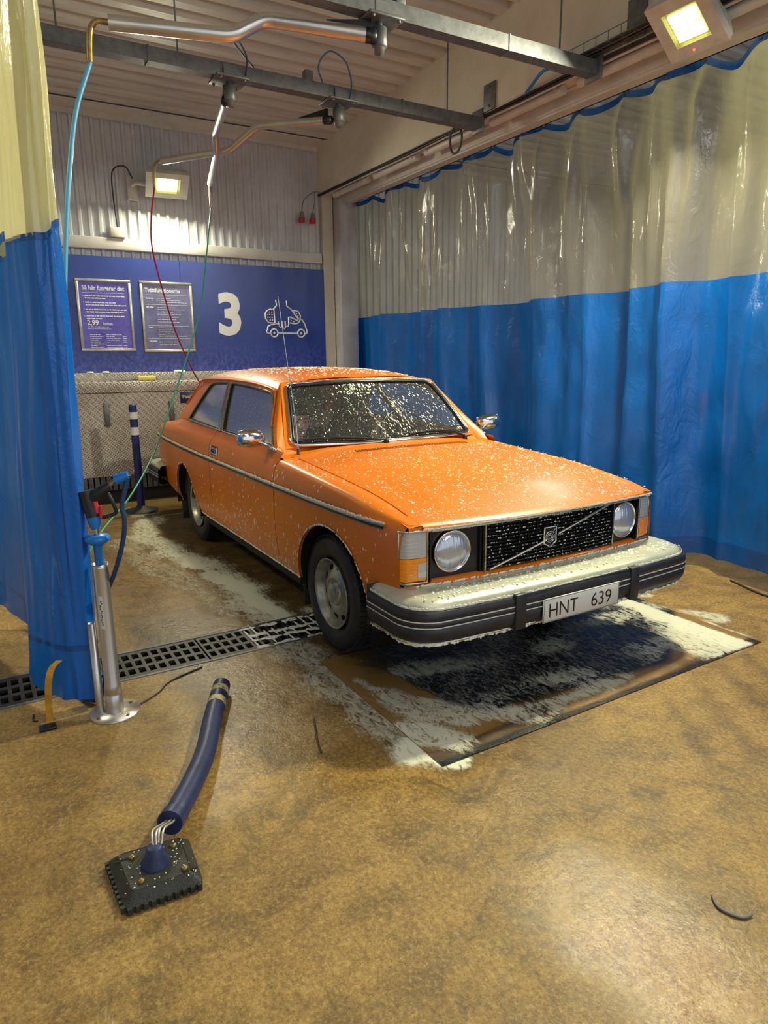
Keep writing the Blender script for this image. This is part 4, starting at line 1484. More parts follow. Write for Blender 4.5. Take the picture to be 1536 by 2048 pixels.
for k in range(13):
    z = 0.42+k*0.0085
    a0 = r.uniform(-0.34, -0.1)
    mb.tube([onpipe(a0+i*0.05, z+r.uniform(-0.004, 0.004), 0.0331) for i in range(4)], 0.0013, 4)
mb.build('sticker_print', M['ink'], t, 'stuff')

t = thing('spray_gun', 'blue and black spray gun with red trigger guard standing in the pipe', 'spray gun', (PX, PY, 0.60))
mb = MB()
mb.lathe([(0.52, 0.018), (0.755, 0.018), (0.76, 0.024), (0.775, 0.048), (0.785, 0.052), (0.797, 0.048), (0.802, 0.012)], (PX, PY, 0), (0, 0, 1), 20)
mb.build('lance_grip', M['gunblue'], t)
mb = MB()
mb.tube([(PX, PY, 0.795), (PX-0.001, PY, 0.83)], 0.009, 10)
mb.build('lance_tube', M['chrome'], t)
mb = MB()
mb.tube([(PX, PY, 0.825), (PX-0.004, PY-0.002, 0.845), (PX-0.008, PY-0.004, 0.875)], [0.016, 0.024, 0.028], 14)
mb.build('nozzle_nut', M['gunblue'], t)
mb = MB()
A0, A1 = Vector((PX-0.008, PY-0.004, 0.872)), Vector((PX-0.022, PY-0.022, 0.985))
mb.tube([A0, A0.lerp(A1, 0.5), A1], [0.027, 0.029, 0.030], 14)
G1 = Vector((PX+0.02, PY+0.045, 0.975))
mb.tube([A1+Vector((0.01, 0.02, -0.03)), G1+Vector((0.005, 0.0, 0.02)), G1+Vector((0.008, 0.018, 0.03))], [0.026, 0.021, 0.017], 12)
hh = catmull([G1+Vector((0.0, 0.01, 0.0)), G1+Vector((0.006, 0.025, -0.04)), G1+Vector((0.0, 0.035, -0.085)), G1+Vector((-0.01, 0.0, -0.10)), A0+Vector((0.005, 0.03, 0.0))], 6)
mb.tube(hh, 0.008, 8)
mb.build('gun_body', M['rubber'], t)
mb = MB()
mb.tube([A0+Vector((0.018, 0.014, 0.02)), A1+Vector((0.014, 0.022, -0.015))], [0.010, 0.015], 8)
mb.tube([A0+Vector((0.022, 0.024, 0.0)), A0+Vector((0.020, 0.030, 0.05))], 0.006, 8)
mb.build('trigger', M['gunred'], t)
mb = MB()
B0 = G1+Vector((0.008, 0.018, 0.03))
mb.tube([B0, B0+Vector((0.008, 0.022, 0.022))], 0.010, 10)
mb.build('coupling', M['brass'], t)
mb = MB()
B1 = B0+Vector((0.008, 0.022, 0.022))
B2 = B1+Vector((0.016, 0.05, 0.018))
mb.tube([B1, B1.lerp(B2, 0.5), B2], [0.019, 0.021, 0.017], 12)
mb.build('hose_sleeve', M['gunblue'], t)
hose('pressure_hose', [B2, (0.150, -1.798, 0.925), (0.152, -1.794, 0.87), (0.149, -1.801, 0.80), (0.137, -1.823, 0.711), (0.115, -1.85, 0.625), (0.05, -1.885, 0.50), (0.02, -1.90, 0.3), (0.0, -1.93, 0.05), (-0.1, -2.0, 0.012), (-0.6, -2.05, 0.012)], 0.010, 'hose_navy', 'navy hose looping down from the spray gun behind the steel pipe')

# small debris on the floor
for k, (pts, mt, lab) in enumerate(((([(0.62, -1.185, 0.004), (0.70, -1.215, 0.004), (0.78, -1.245, 0.004), (0.87, -1.27, 0.004)]), 'cable', 'thin black twig lying on the floor between fallen post and mat'),
                                    (([(0.10, -1.80, 0.004), (0.03, -1.70, 0.004), (-0.06, -1.62, 0.004), (-0.13, -1.45, 0.004)]), 'cable', 'thin dark line on the floor beside the drain edge'),  # thin dark tube laid along the floor
                                    (([(2.10, -0.635, 0.005), (2.14, -0.66, 0.005), (2.19, -0.64, 0.005), (2.20, -0.605, 0.005)]), 'grey', 'small grey curl of tape lying alone on the bare ochre floor'),
                                    (([(0.02, -2.20, 0.004), (0.0, -2.215, 0.004), (-0.05, -2.21, 0.004)]), 'cable', 'short dark twig on the floor near the end of the ochre strap'),
                                    (([(0.45, 2.0, 0.006), (0.8, 1.9, 0.006), (1.4, 1.95, 0.006), (2.2, 1.9, 0.006)]), 'cable', 'black cable lying on the floor under the long curtain'))):
    mb = MB()
    mb.tube(catmull(pts, 5), 0.004 if k != 4 else 0.008, 5)
    tag(recenter(mb.build('floor_debris', M[mt])), lab, 'debris')
# ================================================================= CAR
car = thing('car', 'orange two door saloon car with black grille covered in soap foam', 'car', (-1.5, 0, 0))
W = cub({0.70: 0.797, 0.62: 0.812, 0.45: 0.830, 0.1: 0.842, -0.6: 0.848, -2.0: 0.848, -2.6: 0.838, -3.2: 0.815, -3.6: 0.785, -3.85: 0.755})
SZ = cub({0.72: 0.800, 0.62: 0.822, 0.45: 0.845, 0.16: 0.880, -0.3: 0.909, -0.62: 0.930, -1.2: 0.942, -1.9: 0.950, -2.6: 0.955, -3.1: 0.945, -3.5: 0.925, -3.85: 0.900})
OF = cub({0: -0.048, 0.02: -0.026, 0.05: -0.012, 0.10: -0.003, 0.16: 0, 0.34: 0.0, 0.45: -0.006, 0.55: -0.016, 0.62: -0.034, 0.70: -0.058})
def side_y(x, z):
    return W(x)+OF(SZ(x)-z)
def FX(y):
    return 0.695+0.05*(1-(y/0.8)**2)
def side_pt(x, z, s=-1):
    return Vector((x, s*side_y(x, z), z))
# front arch and rear arch outlines
def arch(cx, rx, rz, cz, a0, a1, n=22):
    return [(cx+rx*math.cos(a), cz+rz*math.sin(a)) for a in frange(a0, a1, n)]
fa = arch(0.085, 0.395, 0.365, 0.325, PI*1.0, -0.10, 24)     # rear of arch -> front of arch
ra = arch(-2.665, 0.345, 0.338, 0.325, PI*1.04, -0.05, 24)
BELT_Y = cub({-0.6: 0.772, -1.7: 0.775, -2.3: 0.768, -2.7: 0.752, -3.1: 0.722})
BELT_Z = cub({-0.62: 0.975, -0.75: 0.984, -1.7: 0.993, -2.6: 1.004, -3.1: 1.005})

def shell(bottoms, tops, rows=16, up=None):
    """side panel between a lower outline and the shoulder; up(x)-> extra (y,z) above shoulder"""
    def one(s):
        g_ = []
        for (xb, zb), xt in zip(bottoms, tops):
            zt = SZ(xt)
            col = []
            for k in range(rows+1):
                q = k/rows
                q = 1-(1-q)**1.5
                x = xb+(xt-xb)*q
                z = zb+(zt-zb)*q
                col.append(Vector((x, s*side_y(x, z), z)))
            if up:
                for (y, z) in up(xt):
                    col.append(Vector((xt, s*y, z)))
            g_.append(col)
        return g_
    return one
def up_body(x):
    y0, z0 = W(x)-0.048, SZ(x)
    y1, z1 = BELT_Y(x), BELT_Z(x)
    y1 = min(y1, y0-0.012)
    return [(y0+(y1-y0)*q-0.003*math.sin(PI*q)*0, z0+(z1-z0)*q) for q in (0.33, 0.66, 1.0)]
def up_fender(x):
    y0, z0 = W(x)-0.048, SZ(x)
    hz = hood_z(x, 0.70)-0.003
    return [(y0-0.012, z0+(hz-z0)*0.35+0.002), (y0-0.035, z0+(hz-z0)*0.7+0.002), (0.70, hz), (0.692, hz-0.012)]
HC = cub({0.76: 0.792, 0.70: 0.808, 0.60: 0.832, 0.389: 0.878, 0.16: 0.912, -0.244: 0.952, -0.62: 0.978, -0.8: 0.985})
HR = cub({0.76: 0.0, 0.6: 0.008, 0.389: 0.018, 0.16: 0.030, -0.3: 0.044, -0.62: 0.048, -0.8: 0.048})
def hood_z(x, y):
    ridge = 0.006*(1-sm(0.50, 0.56, abs(y)))*sm(0.72, 0.4, x)
    return HC(x)-HR(x)*(y/0.8)**2+ridge

def skin_part(name, cols, mt, extra=None, solid=0.0):
    for s in (-1, 1):
        mb = MB()
        mb.grid(cols(s))
        if extra:
            extra(mb, s)
        mb.build(name, mt, car)

G = 0.003
# fender
bots = [(-0.602+G, 0.305), (-0.50, 0.305), (-0.40, 0.305), (-0.315, 0.315)]+fa+[(0.56, 0.372), (0.64, 0.40), (0.695, 0.50)]
bots[-4] = fa[-1]
n = len(bots)
tx = [-0.602+G]+[-0.602+(0.695+0.602)*(i/(n-1)) for i in range(1, n-1)]+[0.695]
def fender_extra(mb, s):
    # return flange of the wheel arch
    pts = [(-0.315, 0.315)]+fa
    mb.grid([[side_pt(x, z, s), Vector((x, s*(side_y(x, z)+0.006), z+0.004)), Vector((x, s*(side_y(x, z)-0.012), z-0.004))] for x, z in pts])
skin_part('front_fender', shell(bots, tx, 18, up_fender), M['paint'], fender_extra)
# door
bots = [(x, 0.305) for x in frange(-1.862+G, -0.602-G, 26)]
skin_part('door', shell(bots, [b[0] for b in bots], 16, up_body), M['paint'])
# rear quarter
bots = [(-3.84, 0.46), (-3.75, 0.42), (-3.5, 0.37), (-3.2, 0.335), (-3.06, 0.31)]+ra+[(-2.30, 0.305), (-2.15, 0.305), (-2.0, 0.305), (-1.862-G, 0.305)]
n = len(bots)
tx = [-3.84]+[-3.84+(3.84-1.862)*(i/(n-1)) for i in range(1, n-1)]+[-1.862-G]
def up_rear(x):
    y0, z0 = W(x)-0.048, SZ(x)
    if x > -2.95:
        return up_body(x)
    k = sm(-2.95, -3.15, x)
    b = up_body(max(x, -3.1))
    e = [(y0-0.02, z0+0.008), (y0-0.06, z0+0.014), (y0-0.11, z0+0.018)]
    return [(p[0]*(1-k)+q[0]*k, p[1]*(1-k)+q[1]*k) for p, q in zip(b, e)]
def rear_extra(mb, s):
    mb.grid([[side_pt(x, z, s), Vector((x, s*(side_y(x, z)+0.007), z+0.004)), Vector((x, s*(side_y(x, z)-0.012), z-0.004))] for x, z in ra])
m_rq = M['paint']
skin_part('rear_quarter', shell(bots, tx, 16, up_rear), m_rq, rear_extra)

# dark blocking behind the shut lines and under the car
mb = MB()
for s in (-1, 1):
    for xx in (-0.602, -1.862):
        mb.grid([[Vector((xx-0.02, s*(side_y(xx, z)-0.008), z)), Vector((xx+0.02, s*(side_y(xx, z)-0.008), z))] for z in frange(0.31, 0.93, 10)])
    mb.grid([[Vector((x, s*0.715, hood_z(x, 0.7)-0.014)), Vector((x, s*0.66, hood_z(x, 0.66)-0.014))] for x in frange(-0.62, 0.66, 12)])
mb.build('shut_line_seals', M['dark'], car, 'stuff')
mb = MB()
mb.box(-3.75, 0.60, -0.52, 0.52, 0.20, 0.30)
mb.box(-2.25, -0.33, -0.78, 0.78, 0.235, 0.315)
mb.box(-3.75, -3.05, -0.72, 0.72, 0.30, 0.40)
mb.box(0.50, 0.66, -0.70, 0.70, 0.33, 0.50)
mb.box(-0.55, 0.62, -0.50, 0.50, 0.3, 0.74)  # unseen block added in the engine bay against light leaks
mb.box(-0.62, -0.45, -0.73, 0.73, 0.3, 0.90)
mb.build('underbody_and_block', M['dark'], car)
# wheel wells
for s in (-1, 1):
    for cx, rx, rz, nm in ((0.085, 0.41, 0.375, 'f'), (-2.665, 0.36, 0.35, 'r')):
        mb = MB()
        pts = arch(cx, rx, rz, 0.325, PI*1.05, -0.05*PI, 20)
        mb.grid([[Vector((x, s*yy, z)) for x, z in pts] for yy in (side_y(cx, 0.6)-0.022, 0.52)])
        mb.add([Vector((x, s*0.52, z)) for x, z in pts], [tuple(range(len(pts)))])
        mb.build('wheel_well', M['dark'], car)

# hood
def hood_part():
    mb = MB()
    ys_ = frange(-0.6955, 0.6955, 41)
    rows = []
    for q in frange(0, 1, 30):
        row = []
        for y in ys_:
            x0 = -0.475-0.10*(y/0.7)**2
            x1 = FX(y)+0.012
            x = x0+(x1-x0)*q
            row.append(Vector((x, y, hood_z(x, y))))
        rows.append(row)
    # lip at the nose and turned down edges
    rows.append([Vector((FX(y)+0.020, y, hood_z(0.74, y)-0.012)) for y in ys_])
    rows.append([Vector((FX(y)+0.016, y, hood_z(0.74, y)-0.022)) for y in ys_])
    mb.grid(rows)
    for s in (0, -1):
        mb.grid([[r[s], r[s]+Vector((0, 0, -0.012))] for r in rows[:-2]])
    return mb.build('hood', M['paint'], car)
hood_part()
# corner caps: fender nose outboard of the hood
for s in (-1, 1):
    mb = MB()
    ys_ = frange(0.693, W(0.69)-0.035, 5)
    mb.grid([[Vector((FX(y)*0+x, s*y, hood_z(x, y)-0.0005 if y < 0.74 else min(hood_z(x, y)-0.003, SZ(x)+0.001))) for y in ys_] for x in (0.60, 0.65, 0.695, 0.712)])
    mb.grid([[Vector((0.712, s*y, 0.800)) for y in ys_], [Vector((0.712, s*y, 0.778)) for y in ys_]])
    mb.build('fender_nose', M['paint'], car)
# cowl between hood and windscreen
mb = MB()
rows = []
for q in frange(0, 1, 6):
    row = []
    for y in frange(-0.72, 0.72, 41):
        x0 = -0.477-0.10*(y/0.7)**2
        x1 = -0.61-0.125*(y/0.69)**2
        x = x0+(x1-x0)*q
        row.append(Vector((x, y, hood_z(x, min(abs(y), 0.8))-0.004+0.008*q)))
    rows.append(row)
mb.grid(rows)
for s in (-1, 1):
    mb.grid([[Vector((x, s*0.70, hood_z(x, 0.70)-0.003)), Vector((x, s*0.775, SZ(x)+0.006+0.03*sm(-0.6, -0.75, x)))] for x in frange(-0.46, -0.78, 6)])
mb.build('cowl', M['paint'], car)
mb = MB()
k = 0
y = -0.37
while y < 0.44:
    x0 = -0.452-0.09*(y/0.7)**2
    zz = hood_z(x0, y)
    mb.add([Vector((x0-0.026, y+0.002, hood_z(x0-0.026, y)+0.0015)), Vector((x0-0.026, y+0.011, hood_z(x0-0.026, y)+0.0015)), Vector((x0+0.026, y+0.009, hood_z(x0+0.026, y)+0.0015)), Vector((x0+0.026, y, hood_z(x0+0.026, y)+0.0015))], [(0, 1, 2, 3)])
    y += 0.0205
mb.build('vent_slots', M['dark'], car, 'stuff')
mb = MB()
y = -0.37
while y < 0.44:
    x0 = -0.452-0.09*(y/0.7)**2
    mb.tube([(x0-0.026, y+0.0155, hood_z(x0-0.026, y)+0.001), (x0+0.028, y+0.0145, hood_z(x0+0.028, y)+0.001)], 0.0035, 6)
    y += 0.0205
mb.build('vent_louvres', M['paint'], car, 'stuff')

# front valance under the lamps
mb = MB()
rows = []
ys_ = frange(-0.775, 0.775, 31)
for dx, z in ((-0.03, 0.552), (0.004, 0.550), (0.016, 0.535), (0.022, 0.520), (0.018, 0.508), (0.010, 0.500), (0.0, 0.44)):
    rows.append([Vector((FX(y)+dx-0.02*sm(0.72, 0.775, abs(y)), y, z)) for y in ys_])
mb.grid(rows)
mb.build('front_valance', M['paint'], car)
mb = MB()
mb.tube([(FX(y)+0.024-0.02*sm(0.72, 0.775, abs(y)), y, 0.527) for y in frange(-0.77, 0.77, 31)], 0.0045, 6)
mb.build('valance_trim', M['chrome'], car)

# grille opening: backing, slats, dividers
mb = MB()
mb.grid([[Vector((FX(y)-0.045, y, z)) for y in frange(-0.78, 0.78, 25)] for z in (0.545, 0.80)])
mb.build('grille_backing', M['dark'], car)
gr = bpy.data.objects.new('grille', None)
C.objects.link(gr)
gr.parent = car
gr.location = (1.5+0.74, 0, 0.66)
y0g, y1g = -0.372, 0.462
for k in range(14):
    z = 0.562+k*0.0168
    mb = MB()
    ys_ = frange(-0.37, 0.455, 13)
    mb.grid([[Vector((FX(y)-0.012, y, z+0.003)), Vector((FX(y)+0.004, y, z+0.0015)), Vector((FX(y)+0.004, y, z-0.0015)), Vector((FX(y)-0.012, y, z-0.003))] for y in ys_], True, False)
    mb.build('slat', M['black'], gr)
mb = MB()
for k in range(15):
    y = -0.345+k*0.056
    mb.box(FX(y)-0.014, FX(y)-0.001, y-0.0012, y+0.0012, 0.553, 0.79)
mb.build('cross_bars', M['black'], gr, 'stuff')
for y in (-0.374, 0.460):
    mb = MB()
    mb.box(FX(y)-0.012, FX(y)+0.010, y-0.004, y+0.004, 0.550, 0.792)
    mb.build('side_frame', M['chrome_dirty'], gr)
mb = MB()
n_ = 9
a0, a1 = Vector((FX(-0.35)+0.012, -0.352, 0.562)), Vector((FX(0.43)+0.012, 0.435, 0.782))
for sgn, (q0, q1) in enumerate(((0.0, 0.42), (0.52, 1.0))):
    p = [a0.lerp(a1, q) for q in frange(q0, q1, 6)]
    p = [Vector((FX(k_.y)+0.014, k_.y, k_.z)) for k_ in p]
    mb.tube(p, 0.0062, 8)
mb.build('diagonal_bar', M['chrome'], gr)
mb = MB()
bx = FX(0)+0.016
mb.add([(bx, -0.038, 0.715), (bx, 0.038, 0.715), (bx, 0.038, 0.640), (bx, 0.0, 0.618), (bx, -0.038, 0.640), (bx-0.02, -0.038, 0.715), (bx-0.02, 0.038, 0.715), (bx-0.02, 0.038, 0.640), (bx-0.02, 0, 0.618), (bx-0.02, -0.038, 0.640)],
       [(0, 1, 2, 3, 4), (0, 5, 6, 1), (1, 6, 7, 2), (2, 7, 8, 3), (3, 8, 9, 4), (4, 9, 5, 0)])
mb.build('badge', M['black'], gr)
mb = MB()
mb.tube([(bx, -0.038, 0.715), (bx, 0.038, 0.715), (bx, 0.038, 0.640), (bx, 0.0, 0.618), (bx, -0.038, 0.640), (bx, -0.038, 0.715), (bx, -0.03, 0.715)], 0.0045, 6)
for rr2 in (0.010, 0.019, 0.028):
    mb.tube([(bx+0.001, rr2*math.cos(a*PI/10), 0.668+rr2*0.95*math.sin(a*PI/10)) for a in range(21)], 0.0016, 5)
mb.tube([(bx+0.001, 0.018, 0.688), (bx+0.001, 0.030, 0.704)], 0.0016, 5)
mb.build('badge_rim', M['chrome'], gr)
# chrome strip along the nose
mb = MB()
mb.tube([(FX(y)+0.021, y, 0.780) for y in frange(-0.66, 0.70, 31)], 0.0065, 8)
mb.build('nose_trim', M['chrome_dirty'], car)

# headlights and corner lights
for s in (-1, 1):
    hl = bpy.data.objects.new('headlight', None)
    C.objects.link(hl)
    hl.parent = car
    yc = s*0.560
    xf = FX(yc)
    hl.location = (1.5+xf, yc, 0.665)
    mb = MB()
    ya, yb = sorted((s*0.385, s*0.662)) if s < 0 else (0.470, 0.662)
    yc = s*0.5355 if s < 0 else 0.566
    mb.grid([[Vector((FX(y)-0.022, y, z)) for y in frange(ya, yb, 7)] for z in frange(0.552, 0.786, 2)])
    mb.box(xf-0.03, xf+0.004, ya-0.002, ya+0.006, 0.55, 0.79)
    mb.box(xf-0.03, xf+0.004, yb-0.006, yb+0.002, 0.55, 0.79)
    mb.build('bezel_panel', M['black'], hl)
    mb = MB()
    ax_ = Vector((1, s*0.05, 0))
    mb.lathe([(-0.02, 0.100), (0.004, 0.098), (0.010, 0.094), (0.010, 0.088), (0.0, 0.086)], (xf-0.012, yc, 0.668), ax_, 36)
    mb.build('bezel_ring', M['chrome'], hl)
    mb = MB()
    mb.lathe([(0.0, 0.089), (0.010, 0.080), (0.018, 0.060), (0.023, 0.035), (0.025, 0.0)], (xf-0.012, yc, 0.668), ax_, 36)
    mb.build('lens', M['lens'], hl)
    # corner light, wrapping round
    cl = bpy.data.objects.new('turn_signal', None)
    C.objects.link(cl)
    cl.parent = car
    cl.location = (1.5+0.70, s*0.73, 0.66)
    def wrap(q, z):
        # q 0..1 from inner edge round to the side
        pts = [(FX(0.67)+0.008, 0.672), (FX(0.72)+0.008, 0.72), (FX(0.76)+0.002, 0.765), (FX(0.775)-0.008, 0.778), (0.676, 0.792)]
        k_ = q*(len(pts)-1)
        i = min(int(k_), len(pts)-2)
        f_ = k_-i
        return Vector((pts[i][0]+(pts[i+1][0]-pts[i][0])*f_, s*(pts[i][1]+(pts[i+1][1]-pts[i][1])*f_), z))
    for z0, z1, mt, nm in ((0.663, 0.778, 'whitelens', 'clear_lens'), (0.560, 0.661, 'amber', 'amber_lens')):
        mb = MB()
        mb.grid([[wrap(q, z) for q in frange(0, 0.98, 13)] for z in frange(z0, z1, 3)])
        for z in frange(z0, z1, 8)[1:-1]:
            mb.tube([wrap(q, z)+Vector((0.0005, 0, 0)) for q in frange(0.02, 0.95, 9)], 0.0012, 4)
        mb.build(nm, M[mt], cl, label='white lens over the amber one' if nm == 'clear_lens' else 'amber lens')
    if s < 0:
        mb = MB()
        mb.grid([[wrap(q, z)+Vector((0.002, 0, 0)) for q in (0.02, 0.12, 0.24)] for z in (0.575, 0.640)])
        mb.build('reflector', M['whitelens'], cl)
    mb = MB()
    ring = [wrap(q, 0.782) for q in frange(0, 1, 8)]+[wrap(1, z) for z in (0.775, 0.70, 0.62, 0.565)]+[wrap(q, 0.552) for q in frange(0.97, 0, 8)]
    ring = [p+Vector((0.004, s*0.003, 0)) for p in ring]
    mb.tube(ring, 0.0055, 8)
    mb.tube([wrap(0, 0.552), wrap(0, 0.782)], 0.006, 6)
    mb.build('surround', M['chrome_dirty'], cl)

# front bumper
def bump_path(off=0.0, front=0.955, yw=0.865, xend=0.56):
    pts = []
    fr_ = lambda y: front-0.035*(y/0.8)**2+off
    R_ = 0.16
    pts.append(Vector((xend, -(yw+off))))
    pts.append(Vector((xend+0.10, -(yw+off))))
    cx_, cy_ = fr_(0.70)-R_, yw+off-R_
    for a in frange(0, 1, 9):
        t_ = a*PI/2
        pts.append(Vector((fr_(0.74)-(R_)*(1-math.sin(t_)), -(cy_+R_*math.cos(t_)))))
    for y in frange(-min(0.66, cy_-0.01), min(0.66, cy_-0.01), 15):
        pts.append(Vector((fr_(y), y)))
    for a in frange(1, 0, 9):
        t_ = a*PI/2
        pts.append(Vector((fr_(0.74)-(R_)*(1-math.sin(t_)), (cy_+R_*math.cos(t_)))))
    pts.append(Vector((xend+0.10, (yw+off))))
    pts.append(Vector((xend, (yw+off))))
    return pts
bp = bpy.data.objects.new('front_bumper', None)
C.objects.link(bp)
bp.parent = car
bp.location = (1.5+0.9, 0, 0.43)
def sweep(mb, prof, xend=0.56, y0=None, y1=None):
    rows = []
    for off, z in prof:
        pts = bump_path(off, xend=xend)
        if y0 is not None:
            pts = [p for p in pts if y0 <= p.y <= y1]
        rows.append([Vector((p.x, p.y, z)) for p in pts])
    mb.grid(rows)
mb = MB()
sweep(mb, [(-0.20, 0.532), (-0.13, 0.535), (-0.06, 0.535), (-0.025, 0.530), (-0.006, 0.518), (0.0, 0.505)])
mb.build('metal_top', M['bumper_top'], bp)
mb = MB()
sweep(mb, [(0.0, 0.505), (0.012, 0.500), (0.020, 0.488), (0.022, 0.462), (0.017, 0.458), (0.022, 0.454), (0.022, 0.436), (0.017, 0.432), (0.022, 0.428), (0.018, 0.385), (0.008, 0.365), (0.0, 0.360)])
mb.build('rubber_facing', M['rubber'], bp)
for z in (0.4335, 0.4585):
    mb = MB()
    sweep(mb, [(0.0195, z+0.003), (0.0225, z+0.0022), (0.0225, z-0.0022), (0.0195, z-0.003)])
    mb.build('white_line', M['plate'], bp)
mb = MB()
sweep(mb, [(0.002, 0.362), (0.006, 0.354), (-0.002, 0.345), (-0.05, 0.345)])
mb.build('lower_lip', M['chrome_dirty'], bp)
for y in (-0.36, 0.36):
    mb = MB()
    f_ = 0.955-0.035*(y/0.8)**2
    mb.rbox(f_-0.02, f_+0.030, y-0.030, y+0.030, 0.352, 0.512, 0.006)
    mb.build('rubber_block', M['rubber'], bp)
mb = MB()
mb.rbox(0.93, 0.966, -0.33, 0.33, 0.468, 0.508, 0.006)
mb.build('centre_strip', M['rubber'], bp)
for s in (-1, 1):
    mb = MB()
    mb.grid([[Vector((0.56, s*y, z)) for y in (0.80, 0.885)] for z in (0.345, 0.535)])
    mb.build('end_cap', M['rubber'], bp)

# licence plate
lp = bpy.data.objects.new('license_plate', None)
C.objects.link(lp)
lp.parent = car
lp.location = (1.5+0.985, 0, 0.41)
mb = MB()
mb.rbox(0.978, 0.984, -0.24, 0.24, 0.355, 0.466, 0.002, 1)
mb.build('plate_sheet', M['plate'], lp)
mb = MB()
for a in ((-0.236, 0.236, 0.3585, 0.3602), (-0.236, 0.236, 0.4608, 0.4625), (-0.236, -0.2345, 0.3585, 0.4625), (0.2345, 0.236, 0.3585, 0.4625)):
    mb.box(0.984, 0.9847, *a)
mb.build('plate_border', M['ink'], lp)
mb = MB()
text_part(mb, 'HNT', 0.094, (0.9845, -0.212, 0.377), EY, EZ, 0.0008, 'LEFT', -0.0006, 0.92)
text_part(mb, '639', 0.094, (0.9845, 0.052, 0.377), EY, EZ, 0.0008, 'LEFT', -0.0006, 0.98)
mb.lathe([(0, 0.005), (0.001, 0.005), (0.001, 0)], (0.9845, 0.157, 0.411), (1, 0, 0), 8)
mb.build('characters', M['ink'], lp)

# side mouldings
for s in (-1, 1):
    for x0, x1, nm in ((0.585, -0.600, 'f'), (-0.606, -1.858, 'd'), (-1.866, -3.83, 'r')):
        mb = MB()
        zm = lambda x: 0.785+0.010*sm(0.5, -3.8, x)
        rows = []
        for dz, dy in ((0.013, 0.000), (0.011, 0.010), (-0.011, 0.010), (-0.013, 0.0)):
            rows.append([Vector((x, s*(side_y(x, zm(x))+dy), zm(x)+dz)) for x in frange(x0, x1, 14)])
        mb.grid(rows)
        rows = []
        mb.slot(1)
        for dz, dy in ((0.005, 0.0100), (0.004, 0.0135), (-0.005, 0.0135), (-0.006, 0.010)):
            rows.append([Vector((x, s*(side_y(x, zm(x))+dy), zm(x)+dz)) for x in frange(x0, x1, 14)])
        mb.grid(rows)
        mb.build('side_moulding', [M['chrome_dirty'], M['rubber']], car)
    # door handle
    mb = MB()
    hx0, hx1 = -1.80, -1.655
    mb.grid([[Vector((x, s*(side_y(x, z)+0.001), z)) for x in frange(hx0, hx1, 4)] for z in frange(0.835, 0.90, 4)])
    mb.build('handle_recess', M['black'], car)
    mb = MB()
    for z in (0.851, 0.884):
        mb.tube([(x, s*(side_y(x, z)+0.010), z) for x in (hx0+0.003, (hx0+hx1)/2, hx1-0.003)], 0.0075, 8)
    for x in (hx0, hx1):
        mb.tube([(x, s*(side_y(x, z)+0.006), z) for z in (0.838, 0.868, 0.898)], 0.005, 6)
    mb.build('door_handle', M['chrome'], car)
    mb = MB()
    p = side_pt(-1.79, 0.725, s)
    mb.lathe([(0, 0.012), (0.004, 0.012), (0.006, 0.008), (0.006, 0)], p, (0, s, 0), 12)
    mb.build('door_lock', M['chrome'], car)

# greenhouse side
RY = cub({-1.0: 0.592, -1.3: 0.600, -2.3: 0.600, -2.7: 0.588, -2.95: 0.565})
RZ = cub({-1.05: 1.300, -1.25: 1.322, -1.6: 1.345, -2.1: 1.352, -2.6: 1.345, -2.95: 1.310})
def gs(x, v, s=-1, off=0.0):
    yb, zb = BELT_Y(x), BELT_Z(x)
    yt, zt = RY(x), RZ(x)
    # bottom x maps straight, tumblehome slightly curved
    y = yb+(yt-yb)*(max(v, 0)**1.12)+off
    return Vector((x, s*y, zb+(zt-zb)*v))
DW = rounded([(-0.765, 0.02), (-1.135, 0.93), (-1.955, 0.955), (-1.725, 0.02)], [0.015, 0.07, 0.03, 0.015], 5)
QW = rounded([(-1.800, 0.02), (-2.030, 0.955), (-2.44, 0.93), (-2.72, 0.04)], [0.015, 0.03, 0.12, 0.05], 5)
OUT = [(-0.70, -0.01), (-1.095, 1.0), (-1.4, 1.0), (-1.7, 1.0), (-2.0, 1.0), (-2.3, 1.0), (-2.6, 1.0), (-2.86, 1.0), (-2.98, 0.6), (-3.08, 0.2), (-3.12, 0.0), (-2.8, 0.0), (-2.5, 0.0), (-2.2, 0.0), (-1.9, 0.0), (-1.6, 0.0), (-1.3, 0.0), (-1.0, 0.0)]
